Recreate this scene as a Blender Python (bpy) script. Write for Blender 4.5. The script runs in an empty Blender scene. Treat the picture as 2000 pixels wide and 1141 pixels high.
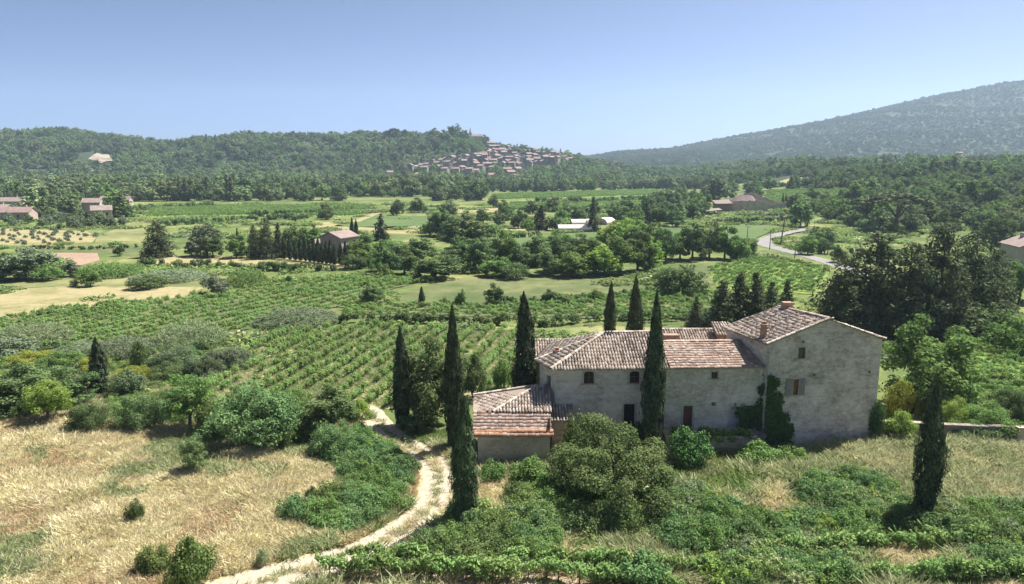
import bpy, math, random
import numpy as np
from mathutils import Vector

# ------------------------------------------------------------------ camera, sky, sun, exposure
scene = bpy.context.scene
C = scene.collection
F_PX, HORIZON, CAM_H = 1400.0, 320.0, 21.6          # lens in units of a 2000 px wide frame
PITCH = math.atan((570.5 - HORIZON) / F_PX)
cam_data = bpy.data.cameras.new('camera')
cam_data.sensor_width = 36.0
cam_data.lens = 36.0 * F_PX / 2000.0
cam_data.clip_start = 0.5
cam_data.clip_end = 20000
cam = bpy.data.objects.new('camera', cam_data)
cam.location = (0, 0, CAM_H)
cam.rotation_euler = (math.pi / 2 - PITCH, 0, 0)
C.objects.link(cam)
scene.camera = cam

SUN_EL = math.radians(58)
SUN_AZ = math.atan2(0.83, 0.56)                      # clockwise from +Y
world = bpy.data.worlds.new('World')
scene.world = world
world.use_nodes = True
wn = world.node_tree
wn.nodes.clear()
sky = wn.nodes.new('ShaderNodeTexSky')
sky.sky_type = 'NISHITA'
sky.sun_disc = False
sky.sun_elevation = SUN_EL
sky.sun_rotation = SUN_AZ
sky.altitude = 200
sky.air_density = 0.3
sky.dust_density = 1.4
sky.ozone_density = 5.0
bg = wn.nodes.new('ShaderNodeBackground')
bg.inputs['Strength'].default_value = 0.07
wo = wn.nodes.new('ShaderNodeOutputWorld')
wn.links.new(sky.outputs[0], bg.inputs[0])
wn.links.new(bg.outputs[0], wo.inputs[0])

sun_data = bpy.data.lights.new('sun', 'SUN')
sun_data.energy = 4.7
sun_data.angle = math.radians(0.53)
sun_data.color = (1.0, 0.95, 0.87)
sun = bpy.data.objects.new('sun', sun_data)
sdir = Vector((math.sin(SUN_AZ) * math.cos(SUN_EL), math.cos(SUN_AZ) * math.cos(SUN_EL), math.sin(SUN_EL)))
sun.rotation_euler = sdir.to_track_quat('Z', 'Y').to_euler()
sun.location = (60, 40, 150)
C.objects.link(sun)

scene.view_settings.view_transform = 'Standard'
scene.view_settings.look = 'None'
scene.view_settings.exposure = 1.45
scene.view_settings.gamma = 1.0
scene.view_settings.use_curve_mapping = False
scene.cycles.max_bounces = 8
scene.cycles.diffuse_bounces = 6
scene.cycles.glossy_bounces = 2
scene.cycles.transmission_bounces = 4
scene.cycles.transparent_max_bounces = 4
scene.cycles.volume_bounces = 1
scene.cycles.use_denoising = True

rng = np.random.default_rng(11)
random.seed(5)

# ------------------------------------------------------------------ helpers: objects
def link(o):
    C.objects.link(o)
    return o

def make_mesh(name, verts, faces, mats, mat_index=None, smooth=False):
    me = bpy.data.meshes.new(name)
    me.from_pydata([tuple(map(float, v)) for v in verts], [], [tuple(int(i) for i in f) for f in faces])
    for m in (mats if isinstance(mats, (list, tuple)) else [mats]):
        me.materials.append(m)
    if mat_index is not None:
        me.polygons.foreach_set('material_index', np.asarray(mat_index, np.int32))
    if smooth:
        me.polygons.foreach_set('use_smooth', np.ones(len(me.polygons), bool))
    me.update()
    return me

def np_mesh(name, verts, faces, mats, mat_index=None, smooth=False):
    """verts (n,3), faces (m,k) of one arity: fast path."""
    verts = np.asarray(verts, np.float32)
    faces = np.asarray(faces, np.int32)
    me = bpy.data.meshes.new(name)
    k = faces.shape[1]
    me.vertices.add(len(verts))
    me.vertices.foreach_set('co', verts.ravel())
    me.loops.add(faces.size)
    me.loops.foreach_set('vertex_index', faces.ravel())
    me.polygons.add(len(faces))
    me.polygons.foreach_set('loop_start', np.arange(0, faces.size, k, dtype=np.int32))
    me.polygons.foreach_set('loop_total', np.full(len(faces), k, np.int32))
    for m in (mats if isinstance(mats, (list, tuple)) else [mats]):
        me.materials.append(m)
    if mat_index is not None:
        me.polygons.foreach_set('material_index', np.asarray(mat_index, np.int32))
    if smooth:
        me.polygons.foreach_set('use_smooth', np.ones(len(faces), bool))
    me.update(calc_edges=True)
    me.validate()
    return me

def tag(o, label=None, cat=None, group=None, kind=None):
    if label: o['label'] = label
    if cat: o['category'] = cat
    if group: o['group'] = group
    if kind: o['kind'] = kind
    return o

def empty(name, loc, label, cat, group=None):
    o = bpy.data.objects.new(name, None)
    o.location = loc
    o.empty_display_size = 0.5
    link(o)
    return tag(o, label, cat, group)

def part(parent, name, verts, faces, mat, smooth=False, label=None, root=None, kind=None):
    """world-space vertices, stored relative to the thing's root"""
    r = root if root is not None else parent
    base = np.array(r.location)
    me = make_mesh(name, np.asarray(verts, float) - base, faces, mat, smooth=smooth)
    o = link(bpy.data.objects.new(name, me))
    o.parent = parent
    if label: o['label'] = label
    if kind: o['kind'] = kind
    return o

class MB:
    """collects boxes, quads and tubes for one mesh"""
    def __init__(self):
        self.v, self.f = [], []
    def add(self, verts, faces):
        n = len(self.v)
        self.v += [tuple(p) for p in verts]
        self.f += [tuple(i + n for i in f) for f in faces]
        return self
    def box(self, x0, x1, y0, y1, z0, z1):
        return self.add([(x0, y0, z0), (x1, y0, z0), (x1, y1, z0), (x0, y1, z0), (x0, y0, z1), (x1, y0, z1), (x1, y1, z1), (x0, y1, z1)],
                        [(0, 3, 2, 1), (4, 5, 6, 7), (0, 1, 5, 4), (1, 2, 6, 5), (2, 3, 7, 6), (3, 0, 4, 7)])
    def obox(self, o, u, w, l, d, z0, z1):
        """oriented box: corner o (x,y), along u for l, along w for d"""
        p = [np.array([o[0], o[1]]) + np.array(u) * a + np.array(w) * b for a, b in ((0, 0), (l, 0), (l, d), (0, d))]
        return self.add([(q[0], q[1], z0) for q in p] + [(q[0], q[1], z1) for q in p],
                        [(0, 3, 2, 1), (4, 5, 6, 7), (0, 1, 5, 4), (1, 2, 6, 5), (2, 3, 7, 6), (3, 0, 4, 7)])
    def tube(self, pts, radii, n=7):
        pts = [Vector(p) for p in pts]
        rings = []
        for i, p in enumerate(pts):
            d = (pts[min(i + 1, len(pts) - 1)] - pts[max(i - 1, 0)]).normalized()
            a = d.orthogonal().normalized()
            b = d.cross(a)
            rings.append([p + (a * math.cos(t) + b * math.sin(t)) * radii[i] for t in (2 * math.pi * k / n for k in range(n))])
        vs = [q for r in rings for q in r]
        fs = []
        for i in range(len(rings) - 1):
            for k in range(n):
                fs.append((i * n + k, i * n + (k + 1) % n, (i + 1) * n + (k + 1) % n, (i + 1) * n + k))
        fs.append(tuple(range((len(rings) - 1) * n, len(rings) * n)))
        return self.add(vs, fs)

# ------------------------------------------------------------------ helpers: terrain
def S(t):
    t = np.clip(t, 0, 1)
    return t * t * (3 - 2 * t)

def waves(x, y):
    return (np.sin(x * 0.021 + 1.3 * np.sin(y * 0.013)) + np.sin(y * 0.027 + 1.7 * np.sin(x * 0.017)) + 0.6 * np.sin((x + y) * 0.05))

def _px(px, d):
    return (np.array(px, float) - 1000) * d / 1400.0

L_PX = [-900, -300, 0, 150, 250, 330, 400, 540, 640, 740, 830, 890, 925, 960, 1000, 1060, 1110, 1130, 1180, 1300, 1600]
L_Z = [55, 58, 61, 66, 57, 47, 51, 60, 59, 59, 57, 57, 55, 46, 39, 32, 27, 20, 12, 4, 0]
R_PX = [900, 1060, 1140, 1200, 1300, 1400, 1500, 1600, 1700, 1800, 1900, 2000, 2400, 3200]
R_Z = [20, 30, 40, 56, 66, 97, 124, 153, 191, 227, 257, 273, 300, 300]

def T(x, y):
    x = np.asarray(x, float)
    y = np.asarray(y, float)
    z = np.zeros(np.broadcast(x, y).shape)
    # left ridge and village hill
    h = np.interp(x, _px(L_PX, 1150), L_Z)
    yr = 1150 - 60 * S((x + 260) / 300)
    d = (y - yr) / np.where(y < yr, 380, 900)
    ridge = h * S(1 - np.abs(d))
    ridge = ridge * (1 + 0.07 * waves(x * 1.3, y * 1.3) * S((y - 780) / 200) * S((yr - y) / 120))
    # big hill
    h2 = np.interp(x, _px(R_PX, 2300), R_Z)
    d2 = (y - 2300) / np.where(y < 2300, 1350, 1500)
    m = h2 * S(1 - np.abs(d2)) ** 0.9
    m = m * (1 + 0.05 * waves(x * 0.45, y * 0.45) * S((y - 1000) / 500) * S((2300 - y) / 300))
    # wooded slope behind the farm
    s = 17 * S((y - 135) / 330) * S((x - 62 - 0.16 * (y - 150)) / 150) * S((1500 - y) / 700)
    far = 34 * S((y - 2600) / 700)
    return np.maximum(np.maximum(ridge, m), far) + s + z

CAMP = np.array([0.0, 0.0, CAM_H])
_ts = np.concatenate([np.linspace(20, 300, 1500), np.linspace(300.2, 3000, 2500)])
def ray(px, py):
    a, b = (px - 1000) / F_PX, -(py - 570.5) / F_PX
    return np.array([a, math.cos(PITCH) + b * math.sin(PITCH), -math.sin(PITCH) + b * math.cos(PITCH)])
def ground(px, py):
    """the point of the terrain seen in that direction"""
    p = CAMP + _ts[:, None] * ray(px, py)
    g = T(p[:, 0], p[:, 1])
    i = int(np.argmax(p[:, 2] <= g))
    if p[i, 2] > g[i]:
        i = len(p) - 1
    q = p[i]
    if i > 0:
        a, b = p[i - 1, 2] - g[i - 1], p[i, 2] - g[i]
        q = p[i - 1] + (p[i] - p[i - 1]) * (a / (a - b + 1e-9))
    return np.array([q[0], q[1], float(T(q[0], q[1]))])
def depth(p):
    return p[1] * math.cos(PITCH) - (p[2] - CAM_H) * math.sin(PITCH)
def to_px(x, y, z=0.0):
    zc = y * math.cos(PITCH) - (z - CAM_H) * math.sin(PITCH)
    yc = y * math.sin(PITCH) + (z - CAM_H) * math.cos(PITCH)
    return 1000 + F_PX * x / zc, 570.5 - F_PX * yc / zc

def inside(poly, x, y):
    """vectorised point in polygon"""
    poly = np.asarray(poly, float)[:, :2]
    x = np.asarray(x, float); y = np.asarray(y, float)
    r = np.zeros(x.shape, bool)
    j = len(poly) - 1
    for i in range(len(poly)):
        xi, yi = poly[i]; xj, yj = poly[j]
        c = ((yi > y) != (yj > y)) & (x < (xj - xi) * (y - yi) / (yj - yi + 1e-12) + xi)
        r ^= c
        j = i
    return r
def wpoly(px_list):
    return np.array([ground(*p) for p in px_list])

def noise2(x, y, s, seed=0):
    """cheap smooth value noise, vectorised"""
    x = np.asarray(x) / s + seed * 17.13; y = np.asarray(y) / s + seed * 7.7
    xi, yi = np.floor(x), np.floor(y)
    fx, fy = S(x - xi), S(y - yi)
    def hsh(a, b):
        v = np.sin(a * 127.1 + b * 311.7 + seed * 3.3) * 43758.5453
        return v - np.floor(v)
    return (hsh(xi, yi) * (1 - fx) + hsh(xi + 1, yi) * fx) * (1 - fy) + (hsh(xi, yi + 1) * (1 - fx) + hsh(xi + 1, yi + 1) * fx) * fy

# ------------------------------------------------------------------ materials
class NT:
    def __init__(self, name):
        self.m = bpy.data.materials.new(name)
        self.m.use_nodes = True
        self.t = self.m.node_tree
        self.t.nodes.clear()
        self.out = self.n('ShaderNodeOutputMaterial')
    def n(self, typ, **kw):
        nd = self.t.nodes.new(typ)
        for k, v in kw.items():
            setattr(nd, k, v)
        return nd
    def l(self, a, b):
        self.t.links.new(a, b)
    def pos(self):
        return self.n('ShaderNodeNewGeometry').outputs['Position']
    def obj(self):
        return self.n('ShaderNodeTexCoord').outputs['Object']
    def noise(self, vec, scale, detail=4, rough=0.6):
        nd = self.n('ShaderNodeTexNoise')
        nd.inputs['Scale'].default_value = scale
        nd.inputs['Detail'].default_value = detail
        nd.inputs['Roughness'].default_value = rough
        self.l(vec, nd.inputs['Vector'])
        return nd.outputs['Fac']
    def ramp(self, fac, stops, interp='LINEAR'):
        nd = self.n('ShaderNodeValToRGB')
        cr = nd.color_ramp
        cr.interpolation = interp
        while len(cr.elements) < len(stops):
            cr.elements.new(0.5)
        for e, (p, c) in zip(cr.elements, stops):
            e.position = p
            e.color = (c[0], c[1], c[2], 1)
        self.l(fac, nd.inputs['Fac'])
        return nd.outputs['Color']
    def mix(self, fac, a, b, blend='MIX'):
        nd = self.n('ShaderNodeMix', data_type='RGBA', blend_type=blend)
        for s, v in ((nd.inputs[0], fac), (nd.inputs[6], a), (nd.inputs[7], b)):
            if isinstance(v, (int, float)):
                s.default_value = v
            elif isinstance(v, tuple):
                s.default_value = (v[0], v[1], v[2], 1)
            else:
                self.l(v, s)
        return nd.outputs[2]
    def math(self, op, a, b=0.0):
        nd = self.n('ShaderNodeMath', operation=op)
        for s, v in zip(nd.inputs, (a, b)):
            if isinstance(v, (int, float)): s.default_value = v
            else: self.l(v, s)
        return nd.outputs[0]
    def bsdf(self, col, rough=0.85, bump=None, strength=0.4, dist=0.05, spec=0.2):
        b = self.n('ShaderNodeBsdfPrincipled')
        if isinstance(col, tuple): b.inputs['Base Color'].default_value = (col[0], col[1], col[2], 1)
        else: self.l(col, b.inputs['Base Color'])
        b.inputs['Roughness'].default_value = rough
        b.inputs['Specular IOR Level'].default_value = spec
        if bump is not None:
            bp = self.n('ShaderNodeBump')
            bp.inputs['Strength'].default_value = strength
            bp.inputs['Distance'].default_value = dist
            self.l(bump, bp.inputs['Height'])
            self.l(bp.outputs[0], b.inputs['Normal'])
        self.l(b.outputs[0], self.out.inputs['Surface'])
        return self.m

MATS = {}
def foliage(name, c0, c1, trans=0.35, scale=0.35, var=0.35, leafvar=0.6):
    """leaf surface: two leaf tones by patches, a shift per plant, light passing through the blade"""
    t = NT(name)
    if c0[1] > c0[0] and c0[2] < 0.5 * c0[1]:
        c0, c1 = [(c[0] * 0.97, c[1], c[2] * 1.22) for c in (c0, c1)]
    if c0[0] < 0.3: c0, c1 = [tuple(x * 1.18 for x in c) for c in (c0, c1)]
    f = t.noise(t.pos(), scale, 3)
    col = t.ramp(f, [(0.33, c0), (0.68, c1)])
    r = t.n('ShaderNodeObjectInfo').outputs['Random']
    isl = t.n('ShaderNodeNewGeometry').outputs['Random Per Island']
    v = t.math('ADD', t.math('MULTIPLY', r, var), 1 - var / 2)
    v = t.math('MULTIPLY', v, t.math('ADD', t.math('MULTIPLY', isl, leafvar), 1 - leafvar / 2))
    hsv = t.n('ShaderNodeHueSaturation')
    t.l(t.math('ADD', t.math('MULTIPLY', r, 0.03), 0.485), hsv.inputs['Hue'])
    t.l(v, hsv.inputs['Value'])
    t.l(col, hsv.inputs['Color'])
    d = t.n('ShaderNodeBsdfDiffuse'); tr = t.n('ShaderNodeBsdfTranslucent'); mx = t.n('ShaderNodeMixShader')
    mx.inputs[0].default_value = trans
    t.l(hsv.outputs[0], d.inputs['Color']); t.l(hsv.outputs[0], tr.inputs['Color'])
    t.l(d.outputs[0], mx.inputs[1]); t.l(tr.outputs[0], mx.inputs[2])
    t.l(mx.outputs[0], t.out.inputs['Surface'])
    MATS[name] = t.m
    return t.m

foliage('cypress_leaf', (0.04, 0.058, 0.026), (0.095, 0.115, 0.05), 0.15, 1.6, 0.25, 1.2)
foliage('cypress_pale', (0.055, 0.085, 0.035), (0.11, 0.145, 0.06), 0.2, 1.6, 0.25, 1.0)
foliage('pine_leaf', (0.055, 0.08, 0.038), (0.13, 0.14, 0.058), 0.2, 0.5, 0.3)
foliage('oak_leaf', (0.08, 0.12, 0.04), (0.135, 0.18, 0.06), 0.3, 0.3)
foliage('green_leaf', (0.10, 0.165, 0.042), (0.165, 0.23, 0.06), 0.35, 0.3)
foliage('bright_leaf', (0.16, 0.24, 0.045), (0.24, 0.31, 0.06), 0.4, 0.4)
foliage('grey_leaf', (0.12, 0.155, 0.075), (0.18, 0.21, 0.105), 0.3, 0.4)
foliage('reed_leaf', (0.15, 0.2, 0.085), (0.23, 0.27, 0.12), 0.3, 0.4)
foliage('bramble_leaf', (0.085, 0.15, 0.05), (0.16, 0.235, 0.075), 0.3, 0.5, 0.4)
foliage('fig_leaf', (0.095, 0.15, 0.045), (0.165, 0.215, 0.07), 0.35, 0.6)
foliage('vine_leaf', (0.16, 0.25, 0.065), (0.25, 0.34, 0.1), 0.4, 0.3, 0.35)
foliage('wood_leaf', (0.085, 0.125, 0.048), (0.18, 0.21, 0.08), 0.25, 0.02, 0.8)
foliage('scrub_leaf', (0.075, 0.105, 0.045), (0.12, 0.145, 0.062), 0.2, 0.012, 0.4)
foliage('ivy_leaf', (0.05, 0.1, 0.028), (0.09, 0.15, 0.042), 0.2, 0.8)
foliage('yellow_leaf', (0.17, 0.2, 0.03), (0.26, 0.27, 0.05), 0.35, 0.5)
foliage('straw_blade', (0.55, 0.49, 0.29), (0.68, 0.61, 0.4), 0.3, 0.35, 0.4)
foliage('rust_blade', (0.46, 0.36, 0.21), (0.56, 0.46, 0.29), 0.3, 0.35, 0.4)
foliage('grass_blade', (0.13, 0.2, 0.05), (0.25, 0.29, 0.09), 0.35, 0.3, 0.4)
foliage('wild_blade', (0.25, 0.28, 0.11), (0.42, 0.41, 0.2), 0.35, 0.25, 0.4)

def ground_mat(name, stops, scale, fine=2.0, bump=0.5):
    t = NT(name)
    p = t.pos()
    a = t.noise(p, scale, 6, 0.65)
    b = t.noise(p, fine, 5, 0.7)
    f = t.math('ADD', t.math('MULTIPLY', a, 0.65), t.math('MULTIPLY', b, 0.35))
    col = t.ramp(f, stops)
    MATS[name] = t.bsdf(col, 0.95, b, bump, 0.12, 0.05)
    return t.m
ground_mat('valley_ground', [(0.34, (0.055, 0.08, 0.028)), (0.46, (0.085, 0.115, 0.04)), (0.54, (0.13, 0.155, 0.055)), (0.66, (0.26, 0.25, 0.11))], 0.05, 0.45)
ground_mat('dry_ground', [(0.32, (0.3, 0.27, 0.13)), (0.45, (0.45, 0.375, 0.21)), (0.56, (0.52, 0.44, 0.26)), (0.68, (0.45, 0.35, 0.21))], 0.16, 2.5)
ground_mat('wild_ground', [(0.32, (0.06, 0.09, 0.03)), (0.5, (0.14, 0.17, 0.055)), (0.66, (0.27, 0.24, 0.11))], 0.18, 2.5)
ground_mat('straw_ground', [(0.36, (0.13, 0.14, 0.062)), (0.45, (0.2, 0.185, 0.09)), (0.54, (0.28, 0.24, 0.135)), (0.64, (0.2, 0.195, 0.095))], 0.09, 0.7)
ground_mat('pale_meadow', [(0.38, (0.095, 0.115, 0.045)), (0.5, (0.15, 0.16, 0.07)), (0.62, (0.24, 0.225, 0.11))], 0.06, 0.4)
ground_mat('green_meadow', [(0.38, (0.06, 0.085, 0.035)), (0.5, (0.095, 0.115, 0.05)), (0.6, (0.15, 0.155, 0.072))], 0.05, 0.35)
ground_mat('crop_green', [(0.36, (0.055, 0.095, 0.04)), (0.5, (0.08, 0.12, 0.047)), (0.64, (0.11, 0.145, 0.06))], 0.03, 0.5)
ground_mat('vine_soil', [(0.32, (0.11, 0.135, 0.05)), (0.47, (0.17, 0.185, 0.08)), (0.57, (0.29, 0.26, 0.15)), (0.68, (0.38, 0.32, 0.22))], 0.14, 1.5)
ground_mat('bright_field', [(0.36, (0.1, 0.16, 0.04)), (0.5, (0.14, 0.2, 0.05)), (0.64, (0.2, 0.24, 0.075))], 0.05, 0.8)
ground_mat('ploughed_soil', [(0.32, (0.2, 0.14, 0.1)), (0.5, (0.27, 0.19, 0.14)), (0.68, (0.3, 0.25, 0.16))], 0.08, 1.0)
ground_mat('bare_soil', [(0.34, (0.2, 0.17, 0.09)), (0.45, (0.3, 0.235, 0.155)), (0.55, (0.36, 0.29, 0.2)), (0.66, (0.3, 0.26, 0.15))], 0.5, 3.0)
ground_mat('rock_face', [(0.36, (0.09, 0.1, 0.06)), (0.46, (0.2, 0.17, 0.135)), (0.64, (0.33, 0.28, 0.24))], 0.08, 0.3)

ground_mat('hill_ground', [(0.36, (0.032, 0.046, 0.026)), (0.5, (0.044, 0.058, 0.033)), (0.62, (0.06, 0.07, 0.042))], 0.02, 0.12)  # darkened to match self-shaded scrub: the shade is put into the ground colour

def wall_mat(name, c0, c1, c2, stone=1.4, bump=0.6):
    t = NT(name)
    p = t.pos()
    sep = t.n('ShaderNodeMapping'); sep.inputs['Scale'].default_value = (1, 1, 1.8); t.l(p, sep.inputs['Vector'])
    big = t.noise(p, 0.5, 6, 0.75)
    mid = t.noise(sep.outputs[0], 2.2, 6, 0.7)
    col = t.ramp(t.math('ADD', t.math('MULTIPLY', big, 0.5), t.math('MULTIPLY', mid, 0.5)), [(0.36, c0), (0.5, c1), (0.64, c2)])
    vo = t.n('ShaderNodeTexVoronoi', feature='DISTANCE_TO_EDGE'); vo.inputs['Scale'].default_value = stone
    t.l(sep.outputs[0], vo.inputs['Vector'])
    vc = t.n('ShaderNodeTexVoronoi'); vc.inputs['Scale'].default_value = stone
    t.l(sep.outputs[0], vc.inputs['Vector'])
    joint = t.ramp(vo.outputs['Distance'], [(0.0, (0.72, 0.72, 0.72)), (0.09, (1, 1, 1))])
    tint = t.mix(0.45, (1.0, 1.0, 1.0), t.ramp(vc.outputs['Color'], [(0.0, (0.6, 0.58, 0.55)), (1.0, (1.15, 1.1, 1.05))]))
    # plaster hides the stones in places
    plaster = t.ramp(t.noise(p, 0.55, 4, 0.6), [(0.44, (0, 0, 0)), (0.56, (1, 1, 1))])
    stones = t.mix(1.0, t.mix(1.0, col, joint, 'MULTIPLY'), tint, 'MULTIPLY')
    col2 = t.mix(plaster, stones, col)
    # dark damp courses between the stone layers
    st = t.n('ShaderNodeMapping'); st.inputs['Scale'].default_value = (0.5, 0.5, 2.6); t.l(p, st.inputs['Vector'])
    streak = t.ramp(t.noise(st.outputs[0], 1.0, 4, 0.6), [(0.36, (0.66, 0.63, 0.6)), (0.5, (1, 1, 1))])
    col3 = t.mix(0.4, col2, t.mix(1.0, col2, streak, 'MULTIPLY'))
    h = t.math('ADD', t.math('MULTIPLY', vo.outputs['Distance'], 0.8), mid)
    MATS[name] = t.bsdf(col3, 0.95, h, bump, 0.06, 0.1)
wall_mat('rubble_wall', (0.33, 0.285, 0.245), (0.58, 0.515, 0.45), (0.74, 0.67, 0.59), 2.6, 0.7)
wall_mat('plaster_wall', (0.45, 0.385, 0.325), (0.65, 0.575, 0.495), (0.76, 0.685, 0.595), 2.0, 0.25)
wall_mat('old_wall', (0.38, 0.31, 0.24), (0.53, 0.445, 0.35), (0.62, 0.53, 0.43), 2.4, 0.8)
wall_mat('dark_wall', (0.2, 0.17, 0.14), (0.3, 0.26, 0.22), (0.38, 0.34, 0.29), 2.4, 0.8)
wall_mat('ruin_wall', (0.36, 0.3, 0.24), (0.5, 0.43, 0.35), (0.6, 0.52, 0.44), 1.2, 0.8)

def tile_mat(name, stops):
    t = NT(name)
    isl = t.n('ShaderNodeNewGeometry').outputs['Random Per Island']
    nz = t.noise(t.pos(), 0.9, 5, 0.7)
    f = t.math('ADD', t.math('MULTIPLY', isl, 0.55), t.math('MULTIPLY', nz, 0.45))
    col = t.ramp(f, stops)
    fine = t.noise(t.pos(), 14, 3)
    MATS[name] = t.bsdf(col, 0.9, fine, 0.3, 0.02, 0.15)
tile_mat('canal_tile', [(0.2, (0.19, 0.15, 0.125)), (0.4, (0.33, 0.265, 0.215)), (0.6, (0.44, 0.37, 0.305)), (0.8, (0.53, 0.46, 0.39))])
tile_mat('tile_bed', [(0.2, (0.19, 0.15, 0.12)), (0.8, (0.3, 0.245, 0.2))])
tile_mat('red_tile', [(0.2, (0.23, 0.16, 0.13)), (0.4, (0.31, 0.22, 0.175)), (0.6, (0.38, 0.285, 0.23)), (0.85, (0.47, 0.39, 0.33))])
tile_mat('orange_tile', [(0.2, (0.32, 0.17, 0.1)), (0.5, (0.4, 0.22, 0.14)), (0.85, (0.46, 0.32, 0.22))])

def plain(name, c, rough=0.7, amt=0.25, scale=3.0, spec=0.3):
    t = NT(name)
    nz = t.noise(t.pos(), scale, 5, 0.7)
    k = 1 - amt
    col = t.ramp(nz, [(0.3, tuple(x * k for x in c)), (0.7, tuple(min(1, x * (1 + amt * 0.6)) for x in c))])
    MATS[name] = t.bsdf(col, rough, nz, 0.15, 0.02, spec)
plain('bark', (0.14, 0.11, 0.085), 0.95, 0.5, 6)
plain('pale_bark', (0.25, 0.22, 0.19), 0.95, 0.4, 6)
plain('window_wood', (0.19, 0.09, 0.06), 0.6)
plain('door_wood', (0.17, 0.06, 0.05), 0.6)
plain('shutter_grey', (0.27, 0.24, 0.23), 0.6)
plain('ochre_board', (0.34, 0.15, 0.05), 0.7)
plain('white_door', (0.5, 0.48, 0.46), 0.7)
plain('stone_trim', (0.5, 0.45, 0.37), 0.9)
plain('brick_chimney', (0.36, 0.23, 0.17), 0.95, 0.4, 8)
plain('brown_plaster', (0.30, 0.19, 0.15), 0.95, 0.3, 3)
plain('asphalt', (0.19, 0.18, 0.175), 0.9, 0.15, 0.4)
plain('pole_wood', (0.15, 0.12, 0.1), 0.9)
plain('steel', (0.45, 0.45, 0.45), 0.5)
plain('white_sheet', (0.8, 0.72, 0.63), 0.6, 0.1)
plain('house_cream', (0.46, 0.39, 0.32), 0.95, 0.15, 0.5)
plain('house_pink', (0.4, 0.31, 0.27), 0.95, 0.15, 0.5)
plain('house_white', (0.58, 0.54, 0.48), 0.95, 0.12, 0.5)
plain('house_stone', (0.4, 0.34, 0.29), 0.95, 0.2, 0.5)
plain('vil_cream', (0.3, 0.26, 0.235), 0.95, 0.2, 0.5)
plain('vil_pink', (0.25, 0.205, 0.2), 0.95, 0.2, 0.5)
plain('vil_white', (0.42, 0.39, 0.35), 0.95, 0.15, 0.5)
plain('vil_stone', (0.22, 0.195, 0.185), 0.95, 0.2, 0.5)
plain('roof_far', (0.25, 0.175, 0.155), 0.95, 0.25, 0.6)
plain('roof_pale', (0.23, 0.18, 0.16), 0.95, 0.25, 0.6)
plain('dark_roof', (0.2, 0.15, 0.15), 0.95, 0.25, 0.6)
plain('dark_room', (0.03, 0.027, 0.025), 1.0)  # near-black; the darkness of unlit openings is put into this colour
def glass_mat():
    t = NT('window_glass')
    b = t.n('ShaderNodeBsdfPrincipled')
    b.inputs['Base Color'].default_value = (0.03, 0.03, 0.032, 1)
    b.inputs['Roughness'].default_value = 0.12
    t.l(b.outputs[0], t.out.inputs['Surface'])
    MATS['window_glass'] = t.m
glass_mat()
M = MATS

# ------------------------------------------------------------------ setting: terrain sheet
def build_terrain():
    ys = np.concatenate([np.linspace(-300, 120, 12), np.geomspace(126, 9000, 190)])
    s = np.linspace(-1, 1, 301)
    xs = 9000 * np.sinh(s * 5.2) / math.sinh(5.2)
    X, Y = np.meshgrid(xs, ys)
    Z = T(X, Y)
    v = np.stack([X, Y, Z], -1).reshape(-1, 3)
    nx, ny = len(xs), len(ys)
    i = np.arange(ny - 1)[:, None] * nx + np.arange(nx - 1)[None, :]
    i = i.ravel()
    f = np.stack([i, i + 1, i + nx + 1, i + nx], -1)
    hill = (Z.ravel()[f].mean(1) > 7).astype(int)
    me = np_mesh('ground', v, f, [M['valley_ground'], M['hill_ground']], hill, smooth=True)
    o = link(bpy.data.objects.new('ground', me))
    tag(o, kind='structure')
build_terrain()

FIELDS = []
def field(name, mat, px, lift=0.03, record=True):
    import bmesh
    w = wpoly(px)
    bm = bmesh.new()
    vs = [bm.verts.new((p[0], p[1], 0)) for p in w]
    bm.faces.new(vs)
    if bm.faces[:][0].normal.z < 0: pass
    bmesh.ops.triangulate(bm, faces=bm.faces[:])
    for _ in range(5):
        e = [e for e in bm.edges if e.calc_length() > 14 + 0.03 * abs(e.verts[0].co.y)]
        if not e or len(bm.faces) > 3000: break
        bmesh.ops.subdivide_edges(bm, edges=e, cuts=1)
        bmesh.ops.triangulate(bm, faces=bm.faces[:])
    slope = max(abs(float(T(v.co.x, v.co.y))) for v in bm.verts)
    for v in bm.verts:
        v.co.z = float(T(v.co.x, v.co.y)) + lift + (0.0 if slope < 0.01 else 0.25)
    bmesh.ops.recalc_face_normals(bm, faces=bm.faces[:])
    if sum(f.normal.z for f in bm.faces) < 0:
        bmesh.ops.reverse_faces(bm, faces=bm.faces[:])
    me = bpy.data.meshes.new(name); bm.to_mesh(me); bm.free()
    me.materials.append(M[mat])
    o = link(bpy.data.objects.new(name, me))
    tag(o, kind='structure')
    if record: FIELDS.append(w)
    return w

PX_DRY = [(-300, 800), (0, 808), (150, 822), (400, 850), (620, 868), (690, 850), (760, 862), (830, 905), (830, 960), (770, 1035), (640, 1095), (490, 1150), (300, 1400), (-700, 1400)]
PX_WILD = [(890, 930), (1000, 905), (1300, 895), (1480, 885), (1740, 868), (2400, 868), (2700, 1400), (300, 1400), (500, 1165), (700, 1090), (830, 1030), (875, 985)]
W_DRY = field('dry_meadow', 'dry_ground', PX_DRY)
W_WILD = field('wild_meadow', 'wild_ground', PX_WILD)
W_SOIL = field('vineyard_soil', 'bare_soil', [(640, 1140), (760, 1112), (880, 1108), (1020, 1114), (1200, 1130), (1450, 1150), (1500, 1220), (560, 1220)], 0.036, False)
PX_NEARV = [(360, 800), (420, 745), (470, 690), (540, 652), (700, 640), (1060, 648), (1010, 700), (985, 770), (860, 800), (720, 800), (560, 800)]
W_NEARV = field('vineyard_soil', 'vine_soil', PX_NEARV)
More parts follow.
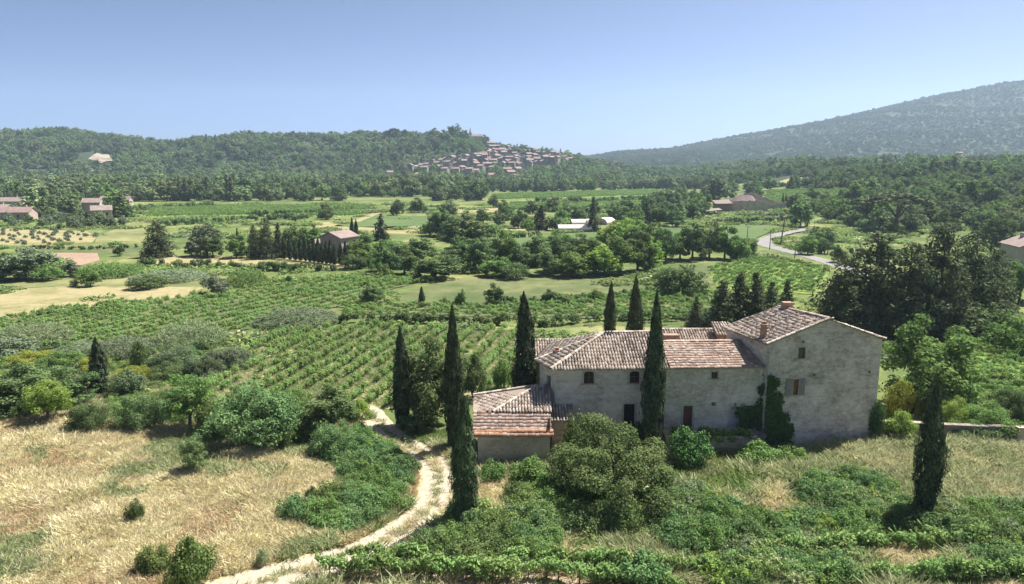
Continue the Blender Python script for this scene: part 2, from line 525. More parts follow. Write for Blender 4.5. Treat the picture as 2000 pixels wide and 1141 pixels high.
PX_LEFTV = [(-200, 668), (-200, 615), (0, 626), (120, 605), (330, 590), (560, 552), (690, 545), (850, 546), (760, 572), (670, 600), (650, 612), (500, 640), (430, 668), (300, 668), (100, 690)]
W_LEFTV = field('vineyard_soil', 'green_meadow', PX_LEFTV)
PX_BANDV = [(665, 600), (760, 598), (960, 598), (1290, 578), (1400, 572), (1420, 620), (1300, 636), (1180, 622), (900, 624), (670, 622)]
W_BANDV = field('vineyard_soil', 'green_meadow', PX_BANDV)
PX_BRIGHTV = [(1385, 528), (1480, 506), (1570, 516), (1620, 530), (1600, 575), (1480, 575), (1400, 560)]
W_BRIGHTV = field('vineyard_soil', 'bright_field', PX_BRIGHTV)
PX_RIGHTV = [(1740, 838), (1760, 760), (1850, 690), (1900, 672), (2150, 662), (2400, 840)]
W_RIGHTV = field('vineyard_soil', 'bright_field', PX_RIGHTV)
field('yellow_verge', 'pale_meadow', [(1060, 655), (1060, 644), (1180, 636), (1320, 642), (1320, 656), (1180, 652)])
field('straw_field', 'straw_ground', [(-200, 628), (-200, 566), (0, 566), (120, 560), (300, 559), (400, 562), (360, 580), (200, 600), (60, 618)])
field('meadow', 'pale_meadow', [(-200, 560), (-200, 540), (100, 540), (400, 538), (560, 548), (550, 556), (400, 562), (300, 558), (120, 560), (0, 564)])
field('ploughed_field', 'ploughed_soil', [(82, 520), (84, 494), (190, 494), (195, 508), (160, 518)])
field('straw_field', 'straw_ground', [(265, 503), (420, 500), (560, 504), (640, 512), (690, 522), (540, 524), (400, 520), (290, 516)])
field('meadow', 'green_meadow', [(60, 492), (60, 481), (260, 478), (300, 490), (265, 502), (190, 493)])
W_OLIVE = field('olive_field', 'straw_ground', [(-150, 480), (-150, 446), (0, 446), (170, 452), (190, 462), (180, 474), (60, 480)])
field('meadow', 'pale_meadow', [(190, 462), (260, 432), (300, 432), (280, 470), (185, 475)])
field('meadow', 'green_meadow', [(752, 594), (775, 578), (868, 547), (1000, 536), (1200, 528), (1290, 524), (1300, 556), (1270, 574), (1160, 584), (960, 596)])
field('meadow', 'green_meadow', [(1290, 524), (1400, 512), (1480, 504), (1385, 526), (1390, 560), (1310, 560)])
field('crop_field', 'crop_green', [(870, 492), (880, 478), (1060, 460), (1230, 450), (1330, 442), (1380, 442), (1330, 470), (1180, 500)])
field('crop_field', 'crop_green', [(1400, 468), (1380, 450), (1420, 442), (1530, 440), (1500, 456), (1475, 468)])
field('crop_field', 'crop_green', [(650, 442), (720, 422), (850, 422), (830, 440), (760, 446)])
field('straw_field', 'straw_ground', [(605, 440), (640, 434), (680, 444), (830, 441), (815, 459), (690, 452), (610, 450)])
field('straw_field', 'straw_ground', [(890, 416), (886, 409), (985, 406), (990, 414)])
field('straw_field', 'straw_ground', [(940, 456), (950, 448), (1030, 443), (1090, 446), (1060, 452)])
FARV = [field('vineyard_soil', 'bright_field', p) for p in (
    [(955, 392), (965, 381), (1285, 371), (1295, 381)],
    [(985, 412), (1000, 398), (1250, 392), (1255, 408)],
    [(285, 425), (300, 404), (560, 402), (720, 402), (700, 424), (480, 422)],
    [(-60, 402), (-60, 393), (90, 393), (90, 401)])]
W_RUINV = field('vineyard_soil', 'bright_field', [(1485, 392), (1500, 374), (1655, 372), (1660, 380), (1640, 396), (1540, 400)])
field('pale_field', 'straw_ground', [(1500, 362), (1545, 348), (1610, 346), (1590, 358)])
field('rock_outcrop', 'rock_face', [(172, 313), (180, 306), (190, 300), (199, 304), (212, 303), (216, 309), (225, 316), (208, 317), (198, 321), (186, 315)], 1.2, False)
ROCK = ground(197, 311)

# ------------------------------------------------------------------ track and road
def ribbon(name, pts, widths, mat, lift, uv=True, samples=14):
    p = np.array(pts, float)
    # Catmull-Rom
    q, ww = [], []
    for i in range(len(p) - 1):
        p0, p1, p2, p3 = p[max(i - 1, 0)], p[i], p[i + 1], p[min(i + 2, len(p) - 1)]
        for t in np.linspace(0, 1, samples, endpoint=False):
            q.append(0.5 * ((2 * p1) + (-p0 + p2) * t + (2 * p0 - 5 * p1 + 4 * p2 - p3) * t * t + (-p0 + 3 * p1 - 3 * p2 + p3) * t ** 3))
            ww.append(widths[i] * (1 - t) + widths[i + 1] * t)
    q.append(p[-1]); ww.append(widths[-1])
    q = np.array(q)
    d = np.gradient(q[:, :2], axis=0); d /= np.linalg.norm(d, axis=1)[:, None]
    nrm = np.stack([-d[:, 1], d[:, 0]], 1)
    k = 9
    v, f, us = [], [], []
    L = np.concatenate([[0], np.cumsum(np.linalg.norm(np.diff(q[:, :2], axis=0), axis=1))])
    for i in range(len(q)):
        for j in range(k):
            u = j / (k - 1)
            jit = 0.18 * (noise2(L[i], j * 9.0, 1.1, 3) - 0.5) if j in (0, k - 1) else 0
            xy = q[i, :2] + nrm[i] * ((u - 0.5) * ww[i] + jit * ww[i])
            zz = float(T(xy[0], xy[1])) + lift + (0.3 if T(xy[0], xy[1]) > 0.01 else 0)
            v.append((xy[0], xy[1], zz)); us.append((u, L[i]))
    for i in range(len(q) - 1):
        for j in range(k - 1):
            a = i * k + j
            f.append((a, a + 1, a + k + 1, a + k))
    me = make_mesh(name, v, f, mat, smooth=True)
    if me.polygons[0].normal.z < 0:
        me.flip_normals()
    uvl = me.uv_layers.new(name='UVMap')
    vi = np.empty(len(me.loops), np.int32); me.loops.foreach_get('vertex_index', vi)
    uvl.data.foreach_set('uv', np.array(us, np.float32)[vi].ravel())
    o = link(bpy.data.objects.new(name, me))
    tag(o, kind='structure')
    return q, ww

def track_mat():
    t = NT('track_dust')
    uv = t.n('ShaderNodeTexCoord').outputs['UV']
    sx = t.n('ShaderNodeSeparateXYZ'); t.l(uv, sx.inputs[0])
    u = t.math('ADD', sx.outputs[0], t.math('MULTIPLY', t.math('SUBTRACT', t.noise(t.pos(), 0.8, 4), 0.5), 0.25))
    d = t.math('ABSOLUTE', t.math('SUBTRACT', u, 0.5))
    nz = t.noise(t.pos(), 3.0, 6, 0.7)
    dust = t.ramp(nz, [(0.3, (0.27, 0.23, 0.17)), (0.55, (0.36, 0.315, 0.245)), (0.75, (0.42, 0.375, 0.3))])
    grass = t.ramp(t.noise(t.pos(), 2.0, 5, 0.7), [(0.35, (0.22, 0.22, 0.09)), (0.6, (0.45, 0.38, 0.2))])
    k = t.ramp(d, [(0.02, (0.18, 0.18, 0.18)), (0.09, (0.04, 0.04, 0.04)), (0.42, (0, 0, 0)), (0.5, (0.9, 0.9, 0.9))])
    col = t.mix(k, dust, grass)
    MATS['track_dust'] = t.bsdf(col, 0.95, nz, 0.4, 0.05, 0.05)
track_mat()
PX_TRACK = [(330, 1190), (500, 1142), (620, 1108), (720, 1074), (800, 1030), (846, 985), (855, 935), (842, 900), (806, 875), (768, 852), (744, 832), (722, 812), (700, 800)]
TRACK, TRACK_W = ribbon('dirt_track', [ground(*p) for p in PX_TRACK], [3.4, 3.2, 2.95, 2.75, 2.7, 2.65, 2.55, 2.4, 2.1, 2.0, 2.2, 2.9, 3.3], M['track_dust'], 0.06)
field('farm_yard', 'straw_ground', [(775, 850), (800, 835), (925, 838), (925, 880), (880, 905), (850, 890)], 0.045, False)
PX_ROAD = [(1700, 540), (1640, 520), (1575, 500), (1520, 486), (1492, 476), (1500, 467), (1530, 458), (1560, 452), (1600, 446)]
ribbon('road', [ground(*p) for p in PX_ROAD], [3.8, 3.8, 3.8, 4.0, 4.4, 4.6, 4.4, 4.2, 4.2], M['asphalt'], 0.06)
field('road_verge', 'straw_ground', [(1522, 477), (1530, 469), (1552, 470), (1556, 480)], 0.05, False)
ribbon('farm_lane', [ground(*p) for p in [(690, 434), (712, 426), (740, 415), (766, 408), (762, 398)]], [4, 4, 4, 4, 4], M['straw_ground'], 0.07)

# ------------------------------------------------------------------ plant makers (all numpy)
def rvec(n, g):
    v = g.normal(size=(n, 3))
    return v / (np.linalg.norm(v, axis=1)[:, None] + 1e-9)

def leaf_quads(pos, nrm, size, g, aspect=0.5):
    n = len(pos)
    t = np.cross(nrm, rvec(n, g)); t /= (np.linalg.norm(t, axis=1)[:, None] + 1e-9)
    b = np.cross(nrm, t)
    s = np.asarray(size).reshape(-1, 1)
    v = np.stack([pos - t * s, pos + b * s * aspect + nrm * s * 0.12, pos + t * s, pos - b * s * aspect + nrm * s * 0.12], 1).reshape(-1, 3)
    f = np.arange(4 * n).reshape(-1, 4)
    return v, f

def clump_leaves(cen, rad, n, leaf, g, flat=1.0, shell=0.55, up=0.35, wild=0.7):
    """n leaves spread over the clumps, mostly in their outer shells"""
    w = rad ** 2; w = w / w.sum()
    k = g.choice(len(cen), n, p=w)
    d = rvec(n, g)
    r = rad[k] * (shell + (1 - shell) * g.random(n) ** 0.6) * (1 + 0.12 * g.normal(size=n))
    off = d * r[:, None]; off[:, 2] *= flat
    pos = cen[k] + off
    nr = d + rvec(n, g) * wild; nr[:, 2] += up
    nr /= np.linalg.norm(nr, axis=1)[:, None]
    return leaf_quads(pos, nr, leaf * (0.65 + 0.7 * g.random(n)), g)

def trunk_mb(H, r, limbs, g, lean=0.0, top=0.55):
    mb = MB()
    px = lean
    mb.tube([(0, 0, -0.3), (px * 0.15, 0.0, H * 0.12), (px * 0.5 + g.normal() * 0.05, g.normal() * 0.05, H * top * 0.6), (px, 0, H * top)], [r * 1.3, r, r * 0.8, r * 0.5])
    for c in limbs:
        m = (np.array([px * 0.6, 0, H * top * 0.45]) + c) / 2 + np.array([0, 0, 0.05 * H])
        mb.tube([(px * 0.4, 0, H * top * 0.45), tuple(m), tuple(c)], [r * 0.5, r * 0.33, r * 0.12], 5)
    return mb

# unit shapes: height 1, width 1 in proto space scaled to (W, H) when placed; leaf size relative
def shape_round(g, n, leaf, H=8.0, W=7.0, low=0.03, lobes=7):
    """broadleaf crown from several lobes with clumps on them"""
    cen, rad = [], []
    base = np.array([0, 0, H * (0.5 + low * 0.5)])
    lob = []
    for i in range(lobes):
        a = 2 * math.pi * (i + g.random() * 0.8) / lobes
        rr = W * (0.16 + 0.16 * g.random())
        z = H * (low + 0.16 + 0.45 * g.random())
        lob.append((np.array([math.cos(a) * rr, math.sin(a) * rr, z]), W * (0.17 + 0.09 * g.random())))
    lob.append((np.array([0, 0, H * 0.74]), W * 0.26))
    lob.append((base, W * 0.3))
    for c, r in lob:
        k = 9
        d = rvec(k, g); d[:, 2] = d[:, 2] * 0.9 + 0.12
        for q in d:
            cen.append(c + q * r * (0.75 + 0.35 * g.random())); rad.append(r * (0.32 + 0.25 * g.random()))
    cen, rad = np.array(cen), np.array(rad)
    cen[:, 2] = np.clip(cen[:, 2], H * low * 0.8, H * 0.93)
    v, f = clump_leaves(cen, rad, n, leaf, g, 0.85)
    limbs = cen[g.choice(len(cen), 5, replace=False)] * np.array([0.75, 0.75, 0.92])
    return v, f, trunk_mb(H, 0.028 * H, limbs, g)

def shape_bush(g, n, leaf, H=2.0, W=2.4):
    cen, rad = [], []
    for i in range(34 if W < 4 else 90):
        a = g.random() * 2 * math.pi; r = W * 0.5 * g.random() ** 0.6 * 0.82
        top = H * math.sqrt(max(0.05, 1 - (r / (W * 0.52)) ** 2)) * (0.7 + 0.35 * g.random())
        cen.append([math.cos(a) * r, math.sin(a) * r, top * (0.35 + 0.5 * g.random())]); rad.append(W * (0.09 + 0.09 * g.random()) * (1.0 if W < 4 else 0.62))
    cen, rad = np.array(cen), np.array(rad)
    v, f = clump_leaves(cen, rad, n, leaf, g, 0.9)
    v[:, 2] = np.maximum(v[:, 2], 0.0)
    mb = MB()
    for c in cen[:6]:
        mb.tube([(0, 0, -0.1), tuple(c * 0.5), tuple(c * 0.9)], [0.03 * H, 0.02 * H, 0.01 * H], 5)
    return v, f, mb

def shape_cypress(g, n, leaf, H=10.0, W=1.8, fat=0.35):
    """narrow column of upright sprays; fat = height of the widest place"""
    t = g.random(n) ** 0.85
    prof = np.where(t < fat, 0.62 + 0.38 * np.sin(t / fat * math.pi / 2), np.maximum(0.0, 1 - ((t - fat) / (1.0 - fat)) ** 1.7) ** 0.85)
    a = g.random(n) * 2 * math.pi
    ph = g.random(4) * 6
    lump = 1 + 0.13 * np.sin(a * 2 + t * 9 + ph[0]) + 0.13 * np.sin(a * 5 - t * 17 + ph[1]) + 0.10 * np.sin(t * 47 + a * 3 + ph[2]) + 0.09 * np.sin(a * 9 + t * 23 + ph[3])
    r = W * 0.5 * prof * lump * (0.68 + 0.36 * g.random(n) ** 0.6)
    stray = g.random(n) < 0.05
    r = np.where(stray, r * (1.1 + 0.25 * g.random(n)), r)
    sway = 0.05 * W * np.sin(t * 7 + ph[0])
    z = H * (0.035 + 0.965 * t)
    pos = np.stack([np.cos(a) * r + sway, np.sin(a) * r, z], 1)
    nr = np.stack([np.cos(a), np.sin(a), 0.15 + 0 * a], 1) + rvec(n, g) * 0.55
    nr /= np.linalg.norm(nr, axis=1)[:, None]
    up = np.stack([np.cos(a) * 0.25, np.sin(a) * 0.25, np.ones(n)], 1) + rvec(n, g) * 0.35
    tt = up - nr * (up * nr).sum(1)[:, None]; tt /= np.linalg.norm(tt, axis=1)[:, None]
    b = np.cross(nr, tt)
    s = (leaf * (0.7 + 0.6 * g.random(n)) * (1 - 0.35 * t))[:, None]
    v = np.stack([pos - tt * s, pos + b * s * 0.42, pos + tt * s * 1.5, pos - b * s * 0.42], 1).reshape(-1, 3)
    f = np.arange(4 * n).reshape(-1, 4)
    mb = MB().tube([(0, 0, -0.3), (0, 0, H * 0.3), (0, 0, H * 0.9)], [0.016 * H, 0.013 * H, 0.003 * H])
    return v, f, mb

def shape_conifer(g, n, leaf, H=12.0, W=7.0, power=0.9, low=0.03, layers=22):
    """dark pine or cedar: whorls of drooping flat boughs"""
    cen, rad = [], []
    for i in range(layers):
        t = low + (0.96 - low) * (i + g.random() * 0.5) / layers
        R = W * 0.5 * (1 - t) ** power * (0.8 + 0.4 * g.random()) + 0.02 * W
        k = max(3, int(3 + 9 * (1 - t)))
        for j in range(k):
            a = 2 * math.pi * (j + g.random()) / k
            L = R * (0.6 + 0.5 * g.random())
            for q in np.linspace(0.35, 1.0, 3):
                cen.append([math.cos(a) * L * q, math.sin(a) * L * q, H * t - 0.05 * H * q * q * 0.5 + g.normal() * 0.01 * H])
                rad.append(W * (0.07 + 0.05 * g.random()) * (1.15 - 0.6 * t))
    cen, rad = np.array(cen), np.array(rad)
    v, f = clump_leaves(cen, rad, n, leaf, g, 0.75, 0.4)
    mb = MB().tube([(0, 0, -0.3), (0, 0, H * 0.4), (0, 0, H * 0.95)], [0.022 * H, 0.016 * H, 0.003 * H])
    for c in cen[g.choice(len(cen), 10, replace=False)]:
        mb.tube([(0, 0, c[2] * 0.97), tuple(c)], [0.008 * H, 0.003 * H], 5)
    return v, f, mb

def shape_umbrella(g, n, leaf, H=12.0, W=11.0):
    cen, rad = [], []
    for i in range(46):
        a = g.random() * 2 * math.pi; r = W * 0.45 * g.random() ** 0.5
        cen.append([math.cos(a) * r, math.sin(a) * r, H * (0.74 + 0.16 * (1 - (r / (W * 0.5)) ** 2) + 0.03 * g.normal())]); rad.append(W * (0.07 + 0.05 * g.random()))
    cen, rad = np.array(cen), np.array(rad)
    v, f = clump_leaves(cen, rad, n, leaf, g, 0.7)
    mb = trunk_mb(H, 0.03 * H, cen[:8] * np.array([0.8, 0.8, 0.97]), g, 0.0, 0.72)
    return v, f, mb

def shape_reed(g, n, leaf, H=2.5, W=4.0):
    """thicket of upright stems and blades"""
    a = g.random(n) * 2 * math.pi; r = W * 0.5 * g.random(n) ** 0.5
    env = np.sqrt(np.maximum(0.02, 1 - (r / (W * 0.52)) ** 2)) * (0.6 + 0.4 * np.abs(np.sin(a * 3 + r * 2)))
    z = H * env * (0.15 + 0.85 * g.random(n) ** 0.7)
    pos = np.stack([np.cos(a) * r, np.sin(a) * r, z], 1)
    nr = np.stack([np.cos(a), np.sin(a), 0.3 + 0 * a], 1) * 0.6 + rvec(n, g)
    nr /= np.linalg.norm(nr, axis=1)[:, None]
    up = np.stack([np.cos(a) * 0.4, np.sin(a) * 0.4, np.ones(n)], 1) + rvec(n, g) * 0.4
    tt = up - nr * (up * nr).sum(1)[:, None]; tt /= np.linalg.norm(tt, axis=1)[:, None]
    b = np.cross(nr, tt)
    s = (leaf * (0.6 + 0.8 * g.random(n)))[:, None]
    v = np.stack([pos - tt * s, pos + b * s * 0.2, pos + tt * s * 1.6, pos - b * s * 0.2], 1).reshape(-1, 3)
    f = np.arange(4 * n).reshape(-1, 4)
    v[:, 2] = np.maximum(v[:, 2], 0)
    mb = MB().tube([(0, 0, -0.1), (0, 0, H * 0.5)], [0.02 * H, 0.01 * H], 5)
    return v, f, mb

def shape_spread(g, n, leaf, H=5.5, W=8.0):
    """low wide orchard tree with a heavy leaning crown"""
    cen, rad = [], []
    for i in range(70):
        a = g.random() * 2 * math.pi; r = W * 0.46 * g.random() ** 0.55
        x, y = math.cos(a) * r, math.sin(a) * r * 0.8
        top = H * (0.97 - 0.35 * (r / (W * 0.5)) ** 2) * (1.0 - 0.42 * max(0, x) / (W * 0.5)) * (0.82 + 0.3 * g.random())
        z = max(0.14 * H, top * (0.42 + 0.5 * g.random()))
        cen.append([x, y, z]); rad.append(W * (0.06 + 0.05 * g.random()))
    cen, rad = np.array(cen), np.array(rad)
    v, f = clump_leaves(cen, rad, n, leaf, g, 0.85)
    mb = trunk_mb(H, 0.045 * H, cen[:7] * np.array([0.85, 0.85, 0.9]), g, 0.3, 0.4)
    return v, f, mb

SHAPES = dict(thicket=(shape_bush, dict(H=4.5, W=6.5)), round=(shape_round, dict(H=8.0, W=7.0)), stem=(shape_round, dict(H=8.0, W=7.0, low=0.22, lobes=6)), bush=(shape_bush, dict(H=2.0, W=2.4)), cyp=(shape_cypress, dict(H=10.0, W=1.8)),
              club=(shape_cypress, dict(H=9.0, W=2.0, fat=0.42)), cone=(shape_conifer, dict(H=12.0, W=7.0)), cedar=(shape_conifer, dict(H=12.0, W=9.0, power=0.55, low=0.04, layers=15)),
              umb=(shape_umbrella, dict(H=12.0, W=11.0)), reed=(shape_reed, dict(H=2.5, W=4.0)), spread=(shape_spread, dict(H=5.5, W=8.0)))
#          leaves (near, mid, far) and leaf half-length in metres at proto size
LODS = dict(thicket=((15000, 0.085), (4500, 0.16), (700, 0.4)), round=((12000, 0.15), (5000, 0.23), (1100, 0.48)), stem=((11000, 0.13), (4200, 0.22), (900, 0.45)), bush=((4200, 0.065), (1500, 0.11), (400, 0.2)), cyp=((16000, 0.12), (4000, 0.22), (700, 0.45)),
            club=((16000, 0.11), (4000, 0.2), (700, 0.4)), cone=((12000, 0.17), (6500, 0.24), (1100, 0.55)), cedar=((15000, 0.18), (9000, 0.23), (1300, 0.55)),
            umb=((8000, 0.2), (3500, 0.32), (900, 0.6)), reed=((6000, 0.1), (2600, 0.16), (700, 0.3)), spread=((34000, 0.075), (5000, 0.22), (900, 0.45)))
PROTO = {}
def proto(shape, mat, lod, variant, joined=False):
    key = (shape, mat, lod, variant, joined)
    if key not in PROTO:
        g = np.random.default_rng(abs(hash((shape, variant * 13 + 5))) % 99991 if False else sum(map(ord, shape)) * 31 + variant * 101)
        fn, dims = SHAPES[shape]
        n, leaf = LODS[shape][lod]
        v, f, mb = fn(g, n, leaf, **dims)
        # natural width and height of what was grown
        w = np.percentile(np.linalg.norm(v[:, :2], axis=1), 97) * 2
        h = np.percentile(v[:, 2], 99.7)
        bark = M['pale_bark'] if mat in ('grey_leaf', 'fig_leaf') else M['bark']
        if joined:
            tv = np.array([tuple(p) for p in mb.v], float)
            tf = [q for q in mb.f if len(q) == 4]
            vv = np.concatenate([v, tv]); ff = np.concatenate([f, np.array(tf) + len(v)])
            me = np_mesh('tree', vv, ff, [M[mat], bark], np.concatenate([np.zeros(len(f)), np.ones(len(tf))]))
            PROTO[key] = (me, None, w, h)
        else:
            cm = np_mesh('crown', v, f, M[mat])
            tm = make_mesh('trunk', mb.v, mb.f, bark, smooth=True)
            PROTO[key] = (cm, tm, w, h)
    return PROTO[key]

_var = [0]
def plant(name, shape, mat, px, base, h, w, label, cat, group=None, lod=None, at=None, size=None, rot=None, variants=4):
    """a plant standing where that direction meets the ground; h and w are its apparent size there"""
    p = np.array(at, float) if at is not None else ground(px, base)
    d = depth(p)
    Hm, Wm = size if size is not None else (h * d / F_PX * 1.03, w * d / F_PX)
    if lod is None:
        lod = 0 if d < 80 else (1 if d < 190 else 2)
    if shape == 'bush' and Wm > 3.6: shape = 'thicket'
    _var[0] += 1
    var = _var[0] % (variants if lod else 2)
    rz = rot if rot is not None else (_var[0] * 2.399) % 6.283
    cm, tm, w0, h0 = proto(shape, mat, lod, var, joined=(lod == 2))
    sc = (Wm / w0, Wm / w0, Hm / h0)
    if lod == 2:
        o = link(bpy.data.objects.new(name, cm))
        o.location = p; o.rotation_euler = (0, 0, rz); o.scale = sc
        return tag(o, label, cat, group)
    o = empty(name, p, label, cat, group)
    o.rotation_euler = (0, 0, rz); o.scale = sc
    for nm, me in (('crown', cm), ('trunk', tm)):
        c = link(bpy.data.objects.new(nm, me)); c.parent = o
    return o

def leaf_thing(name, v, f, mat, label, cat, group=None, kind=None):
    c = v.mean(0); c[2] = v[:, 2].min()
    me = np_mesh(name, v - c, f, M[mat])
    o = link(bpy.data.objects.new(name, me)); o.location = c
    return tag(o, label, cat, group, kind)

def hedge(name, px, h, w, mat, label, leaf=0.12, dens=220, cat='hedge', group=None, wpts=None, jag=0.3):
    """a hedge along a line on the ground; h, w in metres"""
    p = np.array(wpts, float) if wpts is not None else np.array([ground(*q) for q in px])
    seg = np.linalg.norm(np.diff(p, axis=0), axis=1); L = seg.sum()
    n = int(max(10, L / (w * 0.45)))
    s = np.sort(rng.random(n * 3)) * L
    cs = np.concatenate([[0], np.cumsum(seg)])
    cen = np.stack([np.interp(s, cs, p[:, k]) for k in range(3)], 1)
    k = len(s)
    hh = h * (1 - jag + jag * 1.6 * noise2(s, s * 0, max(1.5, h * 1.2), 7))
    cen[:, 0] += rng.normal(size=k) * w * 0.2; cen[:, 1] += rng.normal(size=k) * w * 0.2
    cen[:, 2] += hh * (0.25 + 0.55 * rng.random(k))
    rad = np.minimum(w, h) * (0.22 + 0.16 * rng.random(k))
    v, f = clump_leaves(cen, rad, int(L * dens), leaf, rng)
    v[:, 2] = np.maximum(v[:, 2], p[:, 2].min())
    return leaf_thing(name, v, f, mat, label, cat, group)

def scatter(name, protos, pts, rot, scl, idx, kind='stuff', label=None, cat=None):
    """many small plants of one mass as geometry-node instances of a few meshes"""
    col = bpy.data.collections.new(name + '_kinds')
    for i, me in enumerate(protos):
        o = bpy.data.objects.new('%02d_%s_kind' % (i, name), me)
        col.objects.link(o)
    me = bpy.data.meshes.new(name)
    n = len(pts)
    me.vertices.add(n)
    me.vertices.foreach_set('co', np.asarray(pts, np.float32).ravel())
    a = me.attributes.new('rot', 'FLOAT_VECTOR', 'POINT'); a.data.foreach_set('vector', np.asarray(rot, np.float32).ravel())
    a = me.attributes.new('scl', 'FLOAT_VECTOR', 'POINT'); a.data.foreach_set('vector', np.asarray(scl, np.float32).ravel())
    a = me.attributes.new('idx', 'INT', 'POINT'); a.data.foreach_set('value', np.asarray(idx, np.int32))
    o = link(bpy.data.objects.new(name, me))
    ng = bpy.data.node_groups.new(name + '_nodes', 'GeometryNodeTree')
    ng.interface.new_socket('Geometry', in_out='INPUT', socket_type='NodeSocketGeometry')
    ng.interface.new_socket('Geometry', in_out='OUTPUT', socket_type='NodeSocketGeometry')
    N = ng.nodes.new
    gi, go = N('NodeGroupInput'), N('NodeGroupOutput')
    iop = N('GeometryNodeInstanceOnPoints')
    ci = N('GeometryNodeCollectionInfo')
    ci.inputs['Collection'].default_value = col
    ci.inputs['Separate Children'].default_value = True
    ci.inputs['Reset Children'].default_value = True
    iop.inputs['Pick Instance'].default_value = True
    def attr(nm, dt):
        nd = N('GeometryNodeInputNamedAttribute'); nd.data_type = dt
        nd.inputs['Name'].default_value = nm
        return [s for s in nd.outputs if s.enabled and s.name == 'Attribute'][0]
    L = ng.links.new
    L(gi.outputs[0], iop.inputs['Points'])
    L(ci.outputs[0], iop.inputs['Instance'])
    L(attr('idx', 'INT'), iop.inputs['Instance Index'])
    L(attr('rot', 'FLOAT_VECTOR'), iop.inputs['Rotation'])
    L(attr('scl', 'FLOAT_VECTOR'), iop.inputs['Scale'])
    L(iop.outputs[0], go.inputs[0])
    md = o.modifiers.new('scatter', 'NODES'); md.node_group = ng
    tag(o, label, cat, None, kind)
    return o

def rand_in(poly, n):
    poly = np.asarray(poly)[:, :2]
    lo, hi = poly.min(0), poly.max(0)
    out = []
    got = 0
    while got < n:
        q = lo + (hi - lo) * rng.random((n * 2, 2))
        q = q[inside(poly, q[:, 0], q[:, 1])]
        out.append(q); got += len(q)
    return np.concatenate(out)[:n]

def in_view(x, y, margin=0.06):
    return np.abs(x) < (1000 / 1400 + margin) * (y + 4) 


# ------------------------------------------------------------------ building makers
def arr(*p):
    return [np.array(q, float) for q in p]

def wall_face(mb, a, b, z0, z1, openings=(), reveal=0.24):
    """a wall from a to b seen from outside (a left), with real openings (s0, s1, z0, z1) and their reveals"""
    a, b = np.array(a, float), np.array(b, float)
    L = np.linalg.norm(b - a); u = (b - a) / L
    inn = np.array([-u[1], u[0]])
    xs = sorted({0.0, L, *[o[0] for o in openings], *[o[1] for o in openings]})
    zs = sorted({z0, z1, *[o[2] for o in openings], *[o[3] for o in openings]})
    P = lambda s, z, d=0.0: (*(a + u * s + inn * d), z)
    for i in range(len(xs) - 1):
        for j in range(len(zs) - 1):
            cx, cz = (xs[i] + xs[i + 1]) / 2, (zs[j] + zs[j + 1]) / 2
            if any(o[0] < cx < o[1] and o[2] < cz < o[3] for o in openings): continue
            mb.add([P(xs[i], zs[j]), P(xs[i + 1], zs[j]), P(xs[i + 1], zs[j + 1]), P(xs[i], zs[j + 1])], [(0, 1, 2, 3)])
    for s0, s1, o0, o1 in [o[:4] for o in openings]:
        for q in ([P(s0, o0), P(s0, o1), P(s0, o1, reveal), P(s0, o0, reveal)], [P(s1, o1), P(s1, o0), P(s1, o0, reveal), P(s1, o1, reveal)],
                  [P(s0, o1), P(s1, o1), P(s1, o1, reveal), P(s0, o1, reveal)], [P(s1, o0), P(s0, o0), P(s0, o0, reveal), P(s1, o0, reveal)]):
            mb.add(q, [(0, 1, 2, 3)])
    return P

